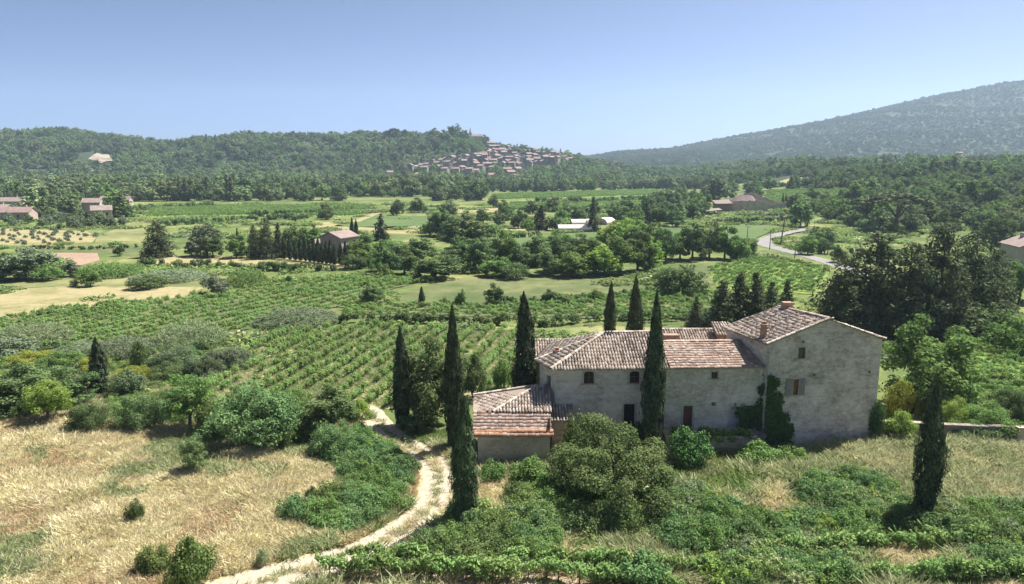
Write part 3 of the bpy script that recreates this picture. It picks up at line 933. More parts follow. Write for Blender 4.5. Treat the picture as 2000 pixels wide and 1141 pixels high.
def canal_tiles(poly, pitch=0.23, row=0.4, g=None, jitter=1.0, sheet=True, flat=False):
    """rows of clay tiles laid over one roof plane; returns verts, faces"""
    g = g or rng
    P = np.array(poly, float)
    n = np.zeros(3)
    for i in range(len(P)):
        a, b = P[i], P[(i + 1) % len(P)]
        n += np.cross(a, b)
    n /= np.linalg.norm(n)
    if n[2] < 0: n = -n
    u = np.cross((0, 0, 1.0), n); u /= np.linalg.norm(u)      # along the eave
    w = np.cross(n, u)                                       # up the slope
    o = P[0]
    uv = np.stack([(P - o) @ u, (P - o) @ w], 1)
    lo, hi = uv.min(0), uv.max(0)
    V, Fc = [], []
    off = 0
    cols = np.arange(lo[0] + pitch * 0.5, hi[0], pitch)
    rows = np.arange(lo[1] + row * 0.35, hi[1] + row * 0.3, row)
    U, Wd = np.meshgrid(cols, rows)
    U, Wd = U.ravel(), Wd.ravel()
    ok = inside(uv, U, np.clip(Wd, lo[1] + 0.02, hi[1] - 0.02))
    U, Wd = U[ok], Wd[ok]
    k = len(U)
    U = U + g.normal(size=k) * 0.012 * jitter; Wd = Wd + g.normal(size=k) * 0.022 * jitter
    lift = np.abs(g.normal(size=k)) * 0.012 * jitter
    sag = 0.03 * np.sin(U * 0.9 + 1) * np.sin((Wd - lo[1]) / (hi[1] - lo[1]) * math.pi)
    yaw = g.normal(size=k) * 0.035 * jitter
    if flat:
        t = np.array([(-.5, -.56, .055), (.5, -.56, .055), (.5, .5, .02), (-.5, .5, .02), (-.5, -.56, .02), (.5, -.56, .02)])
        t[:, 0] *= pitch * 0.97; t[:, 1] *= row
        tf = [(0, 1, 2, 3), (4, 5, 1, 0)]
    else:
        ang = np.linspace(0, math.pi, 5)
        lower = np.stack([np.cos(ang) * pitch * 0.42, np.full(5, -row * 0.58), np.sin(ang) * pitch * 0.40 + 0.02], 1)
        upper = np.stack([np.cos(ang) * pitch * 0.33, np.full(5, row * 0.56), np.sin(ang) * pitch * 0.30], 1)
        t = np.concatenate([lower, upper])
        tf = [(i, i + 5, i + 6, i + 1) for i in range(4)] + [(0, 1, 2, 3), (0, 3, 4, 4)][:1]
    m = len(t)
    c, s = np.cos(yaw)[:, None], np.sin(yaw)[:, None]
    X = t[None, :, 0] * c - t[None, :, 1] * s + U[:, None]
    Y = t[None, :, 0] * s + t[None, :, 1] * c + Wd[:, None]
    Z = t[None, :, 2] + (lift + sag)[:, None] + 0.015
    pts = o + X[..., None] * u + Y[..., None] * w + Z[..., None] * n
    V = pts.reshape(-1, 3)
    F = (np.array(tf)[None] + (np.arange(k) * m)[:, None, None]).reshape(-1, 4)
    return V, F

def tiled_roof(root, planes, mat, under, pitch=0.23, row=0.4, ridges=(), flat=False, thick=0.1, jitter=1.0):
    """roof part (boards) with the tiles on it and a line of ridge tiles"""
    mb = MB()
    for P in planes:
        P = [np.array(p, float) for p in P]
        k = len(P)
        mb.add([tuple(p) for p in P] + [(p[0], p[1], p[2] - thick) for p in P],
               [tuple(range(k)), tuple(range(2 * k - 1, k - 1, -1))] + [(i, (i + 1) % k, k + (i + 1) % k, k + i) for i in range(k)])
    roof = part(root, 'roof', mb.v, mb.f, under)
    vs, fs, n = [], [], 0
    for P in planes:
        v, f = canal_tiles(P, pitch, row, flat=flat, jitter=jitter)
        vs.append(v); fs.append(f + n); n += len(v)
    me = np_mesh('roof_tiles', np.concatenate(vs) - np.array(root.location), np.concatenate(fs), mat)
    o = link(bpy.data.objects.new('roof_tiles', me)); o.parent = roof; o['kind'] = 'stuff'
    for a, b in ridges:
        a, b = np.array(a, float), np.array(b, float)
        L = np.linalg.norm(b - a); d = (b - a) / L
        side = np.cross(d, (0, 0, 1)); side /= np.linalg.norm(side)
        up = np.cross(side, d)
        rb = MB()
        m = max(2, int(L / 0.38))
        for i in range(m):
            c0 = a + d * (L * i / m - 0.03); c1 = a + d * (L * (i + 1) / m + 0.03)
            r0, r1 = 0.15, 0.125
            vv = []
            for c, r in ((c0, r0), (c1, r1)):
                for t in np.linspace(-0.15, math.pi + 0.15, 6):
                    vv.append(tuple(c + side * math.cos(t) * r + up * (math.sin(t) * r * 0.8 + 0.02 + 0.012 * rng.random())))
            rb.add(vv, [(j, j + 1, j + 7, j + 6) for j in range(5)])
        part(roof, 'ridge_tiles', rb.v, rb.f, mat, root=root, kind='stuff')
    return roof

def framed_window(root, P, s0, s1, z0, z1, cols=2, rows=3, inset=0.12, bar=0.045, frame_mat=None, arch=0.0, shut=None):
    """window > frame, pane ...; P maps (s, z, depth) to the wall"""
    frame_mat = frame_mat or M['window_wood']
    def bar_box(mb, a0, a1, b0, b1, d0, d1):
        v = [P(a0, b0, d0), P(a1, b0, d0), P(a1, b0, d1), P(a0, b0, d1), P(a0, b1, d0), P(a1, b1, d0), P(a1, b1, d1), P(a0, b1, d1)]
        mb.add(v, [(0, 3, 2, 1), (4, 5, 6, 7), (0, 1, 5, 4), (1, 2, 6, 5), (2, 3, 7, 6), (3, 0, 4, 7)])
    fr = MB()
    t = bar * 1.4
    bar_box(fr, s0, s0 + t, z0, z1, inset, inset + 0.06); bar_box(fr, s1 - t, s1, z0, z1, inset, inset + 0.06)
    bar_box(fr, s0 + t, s1 - t, z0, z0 + t, inset, inset + 0.06); bar_box(fr, s0 + t, s1 - t, z1 - t, z1, inset, inset + 0.06)
    xs = np.linspace(s0 + t, s1 - t, cols + 1); zs = np.linspace(z0 + t, z1 - t, rows + 1)
    for x in xs[1:-1]: bar_box(fr, x - bar / 2, x + bar / 2, z0 + t, z1 - t, inset + 0.004, inset + 0.056)
    for z in zs[1:-1]: bar_box(fr, s0 + t, s1 - t, z - bar / 2, z + bar / 2, inset + 0.008, inset + 0.052)
    win = part(root, 'window', fr.v, fr.f, frame_mat)
    for i in range(cols):
        for j in range(rows):
            a0, a1, b0, b1 = xs[i] + bar / 2, xs[i + 1] - bar / 2, zs[j] + bar / 2, zs[j + 1] - bar / 2
            d = inset + 0.035
            part(win, 'pane', [P(a0, b0, d), P(a1, b0, d), P(a1, b1, d), P(a0, b1, d)], [(0, 1, 2, 3)], M['window_glass'], root=root)
    return win

def surround(root, P, s0, s1, z0, z1, arch=0.0, t=0.17, proud=0.035, mat=None, name='window_surround', sill=True):
    """dressed-stone band round an opening, the head an arch of that rise"""
    mb = MB()
    def bx(a0, a1, b0, b1, pr):
        v = [P(a0, b0, -pr), P(a1, b0, -pr), P(a1, b0, 0.02), P(a0, b0, 0.02), P(a0, b1, -pr), P(a1, b1, -pr), P(a1, b1, 0.02), P(a0, b1, 0.02)]
        mb.add(v, [(0, 3, 2, 1), (4, 5, 6, 7), (0, 1, 5, 4), (1, 2, 6, 5), (2, 3, 7, 6), (3, 0, 4, 7)])
    bx(s0 - t, s0, z0, z1 - arch, proud); bx(s1, s1 + t, z0, z1 - arch, proud)
    if arch > 0:
        k = 8
        m, hw = (s0 + s1) / 2, (s1 - s0) / 2
        inn = [(m - hw * math.cos(math.pi * i / k), z1 - arch + arch * math.sin(math.pi * i / k)) for i in range(k + 1)]
        out = [(m - (hw + t) * math.cos(math.pi * i / k), z1 - arch + (arch + t) * math.sin(math.pi * i / k)) for i in range(k + 1)]
        for i in range(k):
            q = [inn[i], inn[i + 1], out[i + 1], out[i]]
            v = [P(a, b, -proud) for a, b in q] + [P(a, b, 0.22) for a, b in q]
            mb.add(v, [(3, 2, 1, 0), (0, 1, 5, 4), (2, 3, 7, 6)])
        # stone filling between the arch and the square opening behind
        for i in range(k):
            a, b = inn[i], inn[i + 1]
            mb.add([P(a[0], a[1], 0.03), P(b[0], b[1], 0.03), P(b[0], z1 + 0.01, 0.03), P(a[0], z1 + 0.01, 0.03)], [(0, 1, 2, 3)])
    else:
        bx(s0 - t, s1 + t, z1, z1 + t, proud + 0.003)
    o = part(root, name, mb.v, mb.f, mat or M['stone_trim'])
    if sill:
        mb2 = MB()
        v = [P(s0 - t - 0.12, z0 - 0.1, -0.12), P(s1 + t + 0.12, z0 - 0.1, -0.12), P(s1 + t + 0.12, z0 - 0.1, 0.02), P(s0 - t - 0.12, z0 - 0.1, 0.02)]
        v += [(x, y, z + 0.095) for x, y, z in v]
        mb2.add(v, [(0, 3, 2, 1), (4, 5, 6, 7), (0, 1, 5, 4), (1, 2, 6, 5), (2, 3, 7, 6), (3, 0, 4, 7)])
        part(o, 'sill', mb2.v, mb2.f, M['old_wall'], root=root)
    return o

def slab(root, name, P, s0, s1, z0, z1, d0, d1, mat, parent=None, label=None):
    v = [P(s0, z0, d0), P(s1, z0, d0), P(s1, z0, d1), P(s0, z0, d1), P(s0, z1, d0), P(s1, z1, d0), P(s1, z1, d1), P(s0, z1, d1)]
    return part(parent or root, name, v, [(0, 3, 2, 1), (4, 5, 6, 7), (0, 1, 5, 4), (1, 2, 6, 5), (2, 3, 7, 6), (3, 0, 4, 7)], mat, root=root, label=label)

def plank_door(root, P, s0, s1, z0, z1, mat, inset=0.14, n=4, name='door'):
    dr = slab(root, name, P, s0, s1, z0, z1, inset + 0.02, inset + 0.06, mat)
    w = (s1 - s0) / n
    for i in range(n):
        slab(root, 'plank', P, s0 + i * w + 0.012, s0 + (i + 1) * w - 0.012, z0 + 0.01, z1 - 0.01, inset, inset + 0.0195, mat, parent=dr)
    return dr

def chimney(root, x, y, z0, z1, w, d, mat, name='chimney', cap=True):
    mb = MB().box(x - w / 2, x + w / 2, y - d / 2, y + d / 2, z0, z1)
    c = part(root, name, mb.v, mb.f, mat)
    if cap:
        k = MB().box(x - w / 2 - 0.06, x + w / 2 + 0.06, y - d / 2 - 0.06, y + d / 2 + 0.06, z1 + 0.001, z1 + 0.09)
        part(c, 'cap', k.v, k.f, mat, root=root)
        p = MB()
        for s in (-1, 1):
            p.box(x + s * w * 0.22 - 0.09, x + s * w * 0.22 + 0.09, y - 0.1, y + 0.1, z1 + 0.092, z1 + 0.3)
        part(c, 'chimney_pot', p.v, p.f, M['orange_tile'], root=root)
    return c

# ------------------------------------------------------------------ the farm
# hip-roofed farmhouse
def build_farmhouse():
    r = empty('farmhouse', (7, 56, 0), 'old two storey farmhouse with hipped tile roof and two arched windows', 'house')
    fl, fr, ll, bl, br = (3.3, 52.8), (11.7, 53.0), (2.2, 55.0), (3.7, 59.9), (11.7, 60.0)
    wins = [(2.2, 2.98, 5.0, 5.98), (5.72, 6.5, 5.0, 5.98)]
    door = (5.35, 6.2, 1.3, 3.35)
    mb = MB()
    P = wall_face(mb, fl, fr, -0.3, 6.28, wins + [door])
    wall_face(mb, ll, fl, -0.3, 6.28, [(1.2, 1.75, 4.6, 5.4)])
    wall_face(mb, bl, ll, -0.3, 6.28); wall_face(mb, br, bl, -0.3, 6.28); wall_face(mb, fr, br, -0.3, 6.28)
    mb.add([(11.7, 52.8, 6.2), (11.7, 60.2, 6.2), (11.7, 56.6, 8.05)], [(0, 1, 2)])
    part(r, 'wall', mb.v, mb.f, M['plaster_wall'])
    # near-black sheets behind the openings, the unlit rooms put into their colour
    bk = MB()
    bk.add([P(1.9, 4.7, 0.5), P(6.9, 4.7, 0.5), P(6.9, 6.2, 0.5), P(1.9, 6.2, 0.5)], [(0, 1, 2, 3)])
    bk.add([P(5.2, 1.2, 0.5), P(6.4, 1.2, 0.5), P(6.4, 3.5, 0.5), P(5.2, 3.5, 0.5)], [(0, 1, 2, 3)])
    part(r, 'dark_backing', bk.v, bk.f, M['dark_room'])
    for w in wins:
        framed_window(r, P, *w, cols=2, rows=2)
        surround(r, P, *w, arch=0.2)
    plank_door(r, P, *door, M['dark_room'], inset=0.2)  # near-black planks, the shade of the dark doorway put into their colour
    surround(r, P, *door, arch=0, name='door_surround', sill=False, t=0.14)
    # eave moulding
    em = MB().obox((3.2, 52.62), (1, 0.024), (0, 1), 8.5, 0.17, 6.1, 6.24)
    part(r, 'cornice', em.v, em.f, M['stone_trim'])
    FL, FR, LL, BL, BR = (2.95, 52.4, 6.33), (11.9, 52.65, 6.33), (1.85, 54.75, 6.33), (3.4, 60.25, 6.33), (11.9, 60.35, 6.33)
    RL, RR = (7.4, 56.3, 8.2), (11.9, 56.6, 8.2)
    tiled_roof(r, [(FL, FR, RR, RL), (LL, FL, RL), (BL, LL, RL), (BR, BL, RL, RR)], M['canal_tile'], M['tile_bed'],
               ridges=[(RL, RR), (FL, RL), (LL, RL), (BL, RL)])
    chimney(r, 3.55, 55.0, 6.2, 7.0, 0.34, 0.34, M['brick_chimney'])
    # lean-to porch at the left corner
    pb = MB()
    wall_face(pb, (3.0, 51.3), (4.5, 51.35), -0.2, 2.75); wall_face(pb, (4.5, 51.35), (4.5, 52.79), -0.2, 2.75); wall_face(pb, (3.0, 52.7), (3.0, 51.3), -0.2, 2.75)
    po = part(r, 'porch', pb.v, pb.f, M['old_wall'])
    v, f = canal_tiles([(2.85, 51.05, 2.72), (4.7, 51.1, 2.72), (4.7, 52.76, 3.3), (2.85, 52.74, 3.3)])
    me = np_mesh('roof_tiles', v - np.array(r.location), f, M['canal_tile'])
    o = link(bpy.data.objects.new('roof_tiles', me)); o.parent = po; o['kind'] = 'stuff'
build_farmhouse()

def build_wing():
    r = empty('farmhouse_wing', (15.6, 55, 0), 'lower house wing with red tile roof, small square window and maroon door', 'house')
    a, b = (11.75, 52.9), (19.42, 53.15)
    win = (3.55, 4.05, 5.35, 5.9); door = (1.5, 2.22, 1.36, 3.2); wd = (5.1, 5.75, 1.36, 3.15)
    mb = MB()
    P = wall_face(mb, a, b, 0, 6.3, [win, door, wd])
    wall_face(mb, b, (19.0, 59), 0, 6.3); wall_face(mb, (19.0, 59), (11.75, 59), 0, 6.3)
    part(r, 'wall', mb.v, mb.f, M['plaster_wall'])
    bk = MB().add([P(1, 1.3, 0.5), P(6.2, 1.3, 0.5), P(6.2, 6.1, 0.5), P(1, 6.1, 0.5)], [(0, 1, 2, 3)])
    part(r, 'dark_backing', bk.v, bk.f, M['dark_room'])
    framed_window(r, P, *win, cols=2, rows=1)
    surround(r, P, *win, t=0.12)
    plank_door(r, P, *door, M['door_wood'], name='door')
    surround(r, P, *door, t=0.16, name='door_surround', sill=False)
    plank_door(r, P, *wd, M['white_door'], name='door', n=3)
    surround(r, P, *wd, t=0.08, name='door_surround', sill=False, mat=M['white_door'])
    slab(r, 'wall_lamp', P, 3.7, 3.95, 3.25, 3.45, -0.22, -0.002, M['pole_wood'])
    slab(r, 'cornice', P, 0.05, 7.6, 6.1, 6.25, -0.16, -0.002, M['stone_trim'])
    E0, E1, R0, R1, B0, B1 = (12.02, 52.55, 6.33), (19.55, 52.85, 6.33), (12.02, 56.0, 7.5), (19.0, 56.3, 7.5), (12.02, 59.3, 6.4), (18.6, 59.4, 6.4)
    tiled_roof(r, [(E0, E1, R1, R0), (B1, B0, R0, R1)], M['red_tile'], M['red_tile'], pitch=0.26, row=0.33, ridges=[(R0, R1)], flat=True)
    chimney(r, 13.1, 57.6, 6.6, 7.75, 1.25, 0.7, M['brown_plaster'], cap=False)
build_wing()

def build_gable_house():
    r = empty('gable_house', (23.5, 56, 0), 'tall grey rubble stone gable house with shuttered window', 'house')
    fl, fr = np.array((19.45, 52.55)), np.array((28.6, 53.85))
    u = (fr - fl); L = np.linalg.norm(u); u /= L
    v = np.array((-0.26, 0.966)); D = 5.9
    bl, br = fl + v * D, fr + v * D
    ze, za = 8.28, 9.98
    mid = (fl + fr) / 2
    s_small = (2.35, 2.95, 6.98, 7.86); s_shut = (1.95, 2.65, 4.1, 5.35)
    mb = MB()
    P = wall_face(mb, fl, fr, -0.4, ze, [s_small, s_shut])
    wall_face(mb, fr, br, -0.4, ze)
    wall_face(mb, br, bl, -0.4, ze); wall_face(mb, bl, fl, -0.4, ze)
    mb.add([(*fl, ze), (*fr, ze), (*mid, za)], [(0, 1, 2)])
    mb.add([(*br, ze), (*bl, ze), (*(mid + v * D), za - 0.25)], [(0, 1, 2)])
    part(r, 'wall', mb.v, mb.f, M['rubble_wall'])
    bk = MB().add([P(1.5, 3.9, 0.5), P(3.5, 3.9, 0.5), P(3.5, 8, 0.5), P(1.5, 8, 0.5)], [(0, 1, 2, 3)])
    part(r, 'dark_backing', bk.v, bk.f, M['dark_room'])
    framed_window(r, P, *s_small, cols=1, rows=2)
    surround(r, P, *s_small, t=0.13)
    slab(r, 'board', P, 2.2, 2.65, 4.1, 5.35, 0.14, 0.18, M['ochre_board'])
    surround(r, P, *s_shut, t=0.1)
    for nm, s0, s1 in (('shutter', 1.52, 2.12), ('shutter', 2.5, 3.08)):
        sh = slab(r, nm, P, s0, s1, 4.05, 5.4, -0.085, -0.045, M['shutter_grey'])
        for k in range(3):
            slab(r, 'plank', P, s0 + 0.01 + k * (s1 - s0) / 3, s0 - 0.01 + (k + 1) * (s1 - s0) / 3, 4.06, 5.39, -0.105, -0.086, M['shutter_grey'], parent=sh)
    for s, z in ((3.7, 5.55), (8.3, 5.6), (2.6, 8.2)):
        slab(r, 'wall_tie', P, s, s + 0.18, z, z + 0.18, -0.05, -0.002, M['pole_wood'])
    # roof: two planes, left one long
    o = 0.14
    fm = mid - v * o; bm_ = mid + v * (D + 0.2)
    el = 0.3
    sl = (za - ze) / (L / 2)
    A, B = fl - u * el - v * o, bl - u * el + v * 0.2
    Cc, Dd = fr + u * 0.18 - v * o, br + u * 0.18 + v * 0.2
    zl, zr = ze - sl * el + 0.07, ze - sl * 0.18 + 0.07
    R0, R1 = (*fm, za + 0.08), (*bm_, za - 0.2)
    tiled_roof(r, [((*A, zl), R0, R1, (*B, zl)), ((*Cc, zr), (*Dd, zr), R1, R0)], M['canal_tile'], M['tile_bed'], ridges=[(R0, R1), ((*A, zl), R0)], jitter=1.8)
    chimney(r, 19.35, 53.75, 8.3, 9.4, 0.36, 0.4, M['brick_chimney'])
    chimney(r, 22.75, 58.2, 9.2, 10.35, 0.75, 0.6, M['brick_chimney'], cap=False)
build_gable_house()

def build_annex():
    r = empty('annex', (0, 51, 0), 'low stone outbuilding with orange edged lean-to roof beside cypress', 'outbuilding')
    mb = MB()
    P = wall_face(mb, (-2.45, 48.95), (2.75, 49.05), -0.3, 2.5)
    wall_face(mb, (2.75, 49.05), (2.75, 52.5), -0.3, 3.3); wall_face(mb, (-2.6, 53.6), (-2.45, 48.95), -0.3, 2.5)
    mb.add([(-2.45, 48.95, 2.4), (-2.6, 53.6, 2.4), (-2.6, 53.6, 3.5), (-2.5, 50.9, 3.3)], [(0, 1, 2, 3)])
    mb.add([(2.75, 49.05, 2.4), (2.75, 52.5, 2.4), (2.75, 52.5, 3.5), (2.75, 50.9, 3.4)], [(0, 1, 2, 3)])
    wall_face(mb, (3.2, 54.5), (-2.6, 53.6), -0.3, 3.5)
    part(r, 'wall', mb.v, mb.f, M['old_wall'])
    E0, E1, T0, T1 = (-2.72, 48.62, 2.42), (2.88, 48.72, 2.42), (-2.85, 50.95, 3.48), (2.8, 50.95, 3.48)
    tiled_roof(r, [(E0, E1, T1, T0)], M['red_tile'], M['red_tile'], pitch=0.26, row=0.33, flat=True)
    v, f = canal_tiles([(E0[0], E0[1] - 0.03, 2.45), (E1[0], E1[1] - 0.03, 2.45), (2.88, 49.02, 2.6), (-2.73, 48.92, 2.6)], 0.26, 0.33, flat=True)
    me = np_mesh('eave_tiles', v + np.array([0, 0, 0.03]) - np.array(r.location), f, M['orange_tile'])
    o = link(bpy.data.objects.new('eave_tiles', me)); o.parent = r; o['kind'] = 'stuff'
    A, B, Pk, Q = (-2.9, 50.8, 3.5), (2.95, 50.8, 3.5), (2.6, 54.0, 4.75), (-3.0, 54.0, 3.72)
    Pm = (1.9, 53.6, 4.6)
    Am = (-1.4, 50.8, 3.5)
    tiled_roof(r, [(Am, B, (2.9, 53.6, 4.6), Pm), (Am, Pm, Q, A)], M['canal_tile'], M['tile_bed'], ridges=[(Am, Pm), (Q, Pm)])
build_annex()

def build_rear():
    for nm, lab, x0, x1, ye, yr, ze, zr in (('rear_barn', 'rear barn roof of pale canal tiles behind the hipped farmhouse', 0.6, 11.5, 60.35, 62.6, 5.15, 6.0),
                                            ('rear_shed', 'rear shed roof strip peeking over the red tiled wing', 12.6, 19.3, 59.6, 61.5, 6.45, 7.25)):
        r = empty(nm, ((x0 + x1) / 2, yr, 0), lab, 'outbuilding')
        mb = MB()
        wall_face(mb, (x0, ye + 0.1), (x1, ye + 0.1), 0, ze - 0.08); wall_face(mb, (x0, 2 * yr - ye), (x0, ye + 0.1), 0, ze - 0.08)
        wall_face(mb, (x1, 2 * yr - ye), (x0, 2 * yr - ye), 0, ze - 0.08); wall_face(mb, (x1, ye + 0.1), (x1, 2 * yr - ye), 0, ze - 0.08)
        for x in (x0, x1):
            mb.add([(x, ye + 0.1, ze - 0.1), (x, 2 * yr - ye, ze - 0.1), (x, yr, zr - 0.05)], [(0, 1, 2)])
        part(r, 'wall', mb.v, mb.f, M['old_wall'])
        e = 0.25
        A, B, R0, R1 = (x0 - e, ye - 0.2, ze - 0.05), (x1, ye - 0.2, ze - 0.05), (x0 - e, yr, zr), (x1, yr, zr)
        Cc, Dd = (x0 - e, 2 * yr - ye + 0.2, ze - 0.05), (x1, 2 * yr - ye + 0.2, ze - 0.05)
        tiled_roof(r, [(A, B, R1, R0), (Dd, Cc, R0, R1)], M['canal_tile'], M['tile_bed'], ridges=[(R0, R1)])
    r = empty('stair_tower', (18.3, 59.6, 0), 'little tiled roof stub against the gable house', 'outbuilding')
    mb = MB(); wall_face(mb, (17.6, 59.7), (18.9, 59.75), 0, 7.3); wall_face(mb, (17.6, 61), (17.6, 59.7), 0, 7.3); wall_face(mb, (18.9, 59.75), (18.9, 61), 0, 7.3)
    part(r, 'wall', mb.v, mb.f, M['brown_plaster'])
    tiled_roof(r, [((17.4, 59.5, 7.25), (19.1, 59.55, 7.25), (19.1, 61.3, 7.9), (17.4, 61.3, 7.9))], M['canal_tile'], M['tile_bed'])
build_rear()

# terrace in front of the wing
def build_terrace():
    r = empty('terrace', (15.5, 52, 0), 'raised earth terrace with low stone retaining wall before the maroon door', 'terrace')
    mb = MB()
    wall_face(mb, (11.6, 51.25), (18.4, 51.2), -0.3, 1.3); wall_face(mb, (18.4, 51.2), (18.45, 52.7), -0.3, 1.3); wall_face(mb, (11.6, 52.88), (11.6, 51.25), -0.3, 1.3)
    part(r, 'retaining_wall', mb.v, mb.f, M['old_wall'])
    tp = MB().add([(11.6, 51.25, 1.3), (18.4, 51.2, 1.3), (18.45, 52.85, 1.33), (11.6, 52.86, 1.33)], [(0, 1, 2, 3)])
    part(r, 'earth', tp.v, tp.f, M['dry_ground'])
    cp = MB().obox((11.55, 51.18), (1, -0.0074), (0, 1), 6.9, 0.3, 1.302, 1.39)
    part(r, 'coping', cp.v, cp.f, M['stone_trim'])
build_terrace()

def build_garden_wall():
    r = empty('garden_wall', (35, 53, 0), 'long low weathered stone garden wall right of the gable house', 'wall')
    pts = [(28.9, 54.3), (34.0, 53.7), (42.0, 52.9), (60, 51.5)]
    mb, cp = MB(), MB()
    for i in range(3):
        a, b = np.array(pts[i]), np.array(pts[i + 1])
        L = np.linalg.norm(b - a); u = (b - a) / L; w = np.array([-u[1], u[0]])
        mb.obox(a + w * 0.002 * i, u, w, L, 0.42, -0.3, 1.35 - 0.05 * i)
    part(r, 'wall', mb.v, mb.f, M['dark_wall'])
    a, b = np.array(pts[0]), np.array(pts[-1])
    for i in range(3):
        a, b = np.array(pts[i]), np.array(pts[i + 1])
        L = np.linalg.norm(b - a); u = (b - a) / L; w = np.array([-u[1], u[0]])
        n = int(L / 0.62)
        for k in range(n):
            c = MB().obox(a + u * (L * k / n + 0.008) - w * (0.05 + 0.02 * rng.random()), u, w, L / n - 0.016, 0.52, 1.352 - 0.05 * i, 1.43 - 0.05 * i + 0.03 * rng.random())
            if a[0] + u[0] * L * k / n < 41:
                part(r, 'coping_stone', c.v, c.f, M['dark_wall'])
            else:
                cp.add(c.v, c.f)
    part(r, 'coping', cp.v, cp.f, M['dark_wall'], kind='stuff')
    pp = MB().box(39.2, 39.7, 52.7, 53.1, 0, 1.5)
    part(r, 'pier', pp.v, pp.f, M['old_wall'])
build_garden_wall()

# ------------------------------------------------------------------ far buildings
_wn = [0]
def simple_house(name, p, L, D, H, rise, yaw, wmat, rmat, label, cat='house', group=None, windows=0, hip=False, door=False):
    """gabled or hipped house with roof overhang and recessed windows; ridge along its length"""
    r = empty(name, p, label, cat, group)
    r.rotation_euler = (0, 0, yaw)
    def prt(parent, nm, mb, mat):
        me = make_mesh(nm, mb.v, mb.f, mat)
        o = link(bpy.data.objects.new(nm, me)); o.parent = parent
        return o
    x, y = L / 2, D / 2
    ops = []
    if windows:
        ww, wh = 0.9, 1.2
        for i in range(windows):
            s = L * (i + 0.5) / windows
            ops.append((s - ww / 2, s + ww / 2, H - 2.1, H - 0.9))
            if H > 5.2: ops.append((s - ww / 2, s + ww / 2, 0.9, 2.3))
    mb = MB()
    P = wall_face(mb, (-x, -y), (x, -y), -4, H, ops, 0.2)
    wall_face(mb, (x, -y), (x, y), -4, H); wall_face(mb, (x, y), (-x, y), -4, H); wall_face(mb, (-x, y), (-x, -y), -4, H)
    hx = x - (y if hip else 0)
    if not hip:
        for s in (-x, x): mb.add([(s, -y, H), (s, y, H), (s, 0, H + rise)], [(0, 1, 2)])
    prt(r, 'wall', mb, wmat)
    e = 0.35
    k = rise / y
    rb = MB()
    zE = H - k * e + 0.05
    if hip:
        q = [(-x - e, -y - e, zE), (x + e, -y - e, zE), (x + e, y + e, zE), (-x - e, y + e, zE), (-hx, 0, H + rise + 0.05), (hx, 0, H + rise + 0.05)]
        fs = [(0, 1, 5, 4), (1, 2, 5), (2, 3, 4, 5), (3, 0, 4), (3, 2, 1, 0)]
        rb.add(q, fs)
    else:
        t = 0.18
        q = [(-x - e, -y - e, zE), (x + e, -y - e, zE), (x + e, 0, H + rise + 0.05), (-x - e, 0, H + rise + 0.05), (x + e, y + e, zE), (-x - e, y + e, zE)]
        q += [(a, b, c + t) for a, b, c in q]
        rb.add(q, [(6, 7, 8, 9), (9, 8, 10, 11), (0, 1, 7, 6), (5, 11, 10, 4), (0, 6, 9, 3), (3, 9, 11, 5), (1, 2, 8, 7), (2, 4, 10, 8), (0, 3, 2, 1), (3, 5, 4, 2)])
    roof = prt(r, 'roof', rb, rmat)
    for (s0, s1, z0, z1) in ops:
        w = MB().add([P(s0, z0, 0.19), P(s1, z0, 0.19), P(s1, z1, 0.19), P(s0, z1, 0.19)], [(0, 1, 2, 3)])
        prt(r, 'window', w, M['window_glass'])
    if L > 7:
        c = MB().box(x * 0.5 - 0.35, x * 0.5 + 0.35, 0.3, 0.9, H + rise * 0.5, H + rise + 0.9)
        prt(roof, 'chimney', c, M['house_stone'])
    return r

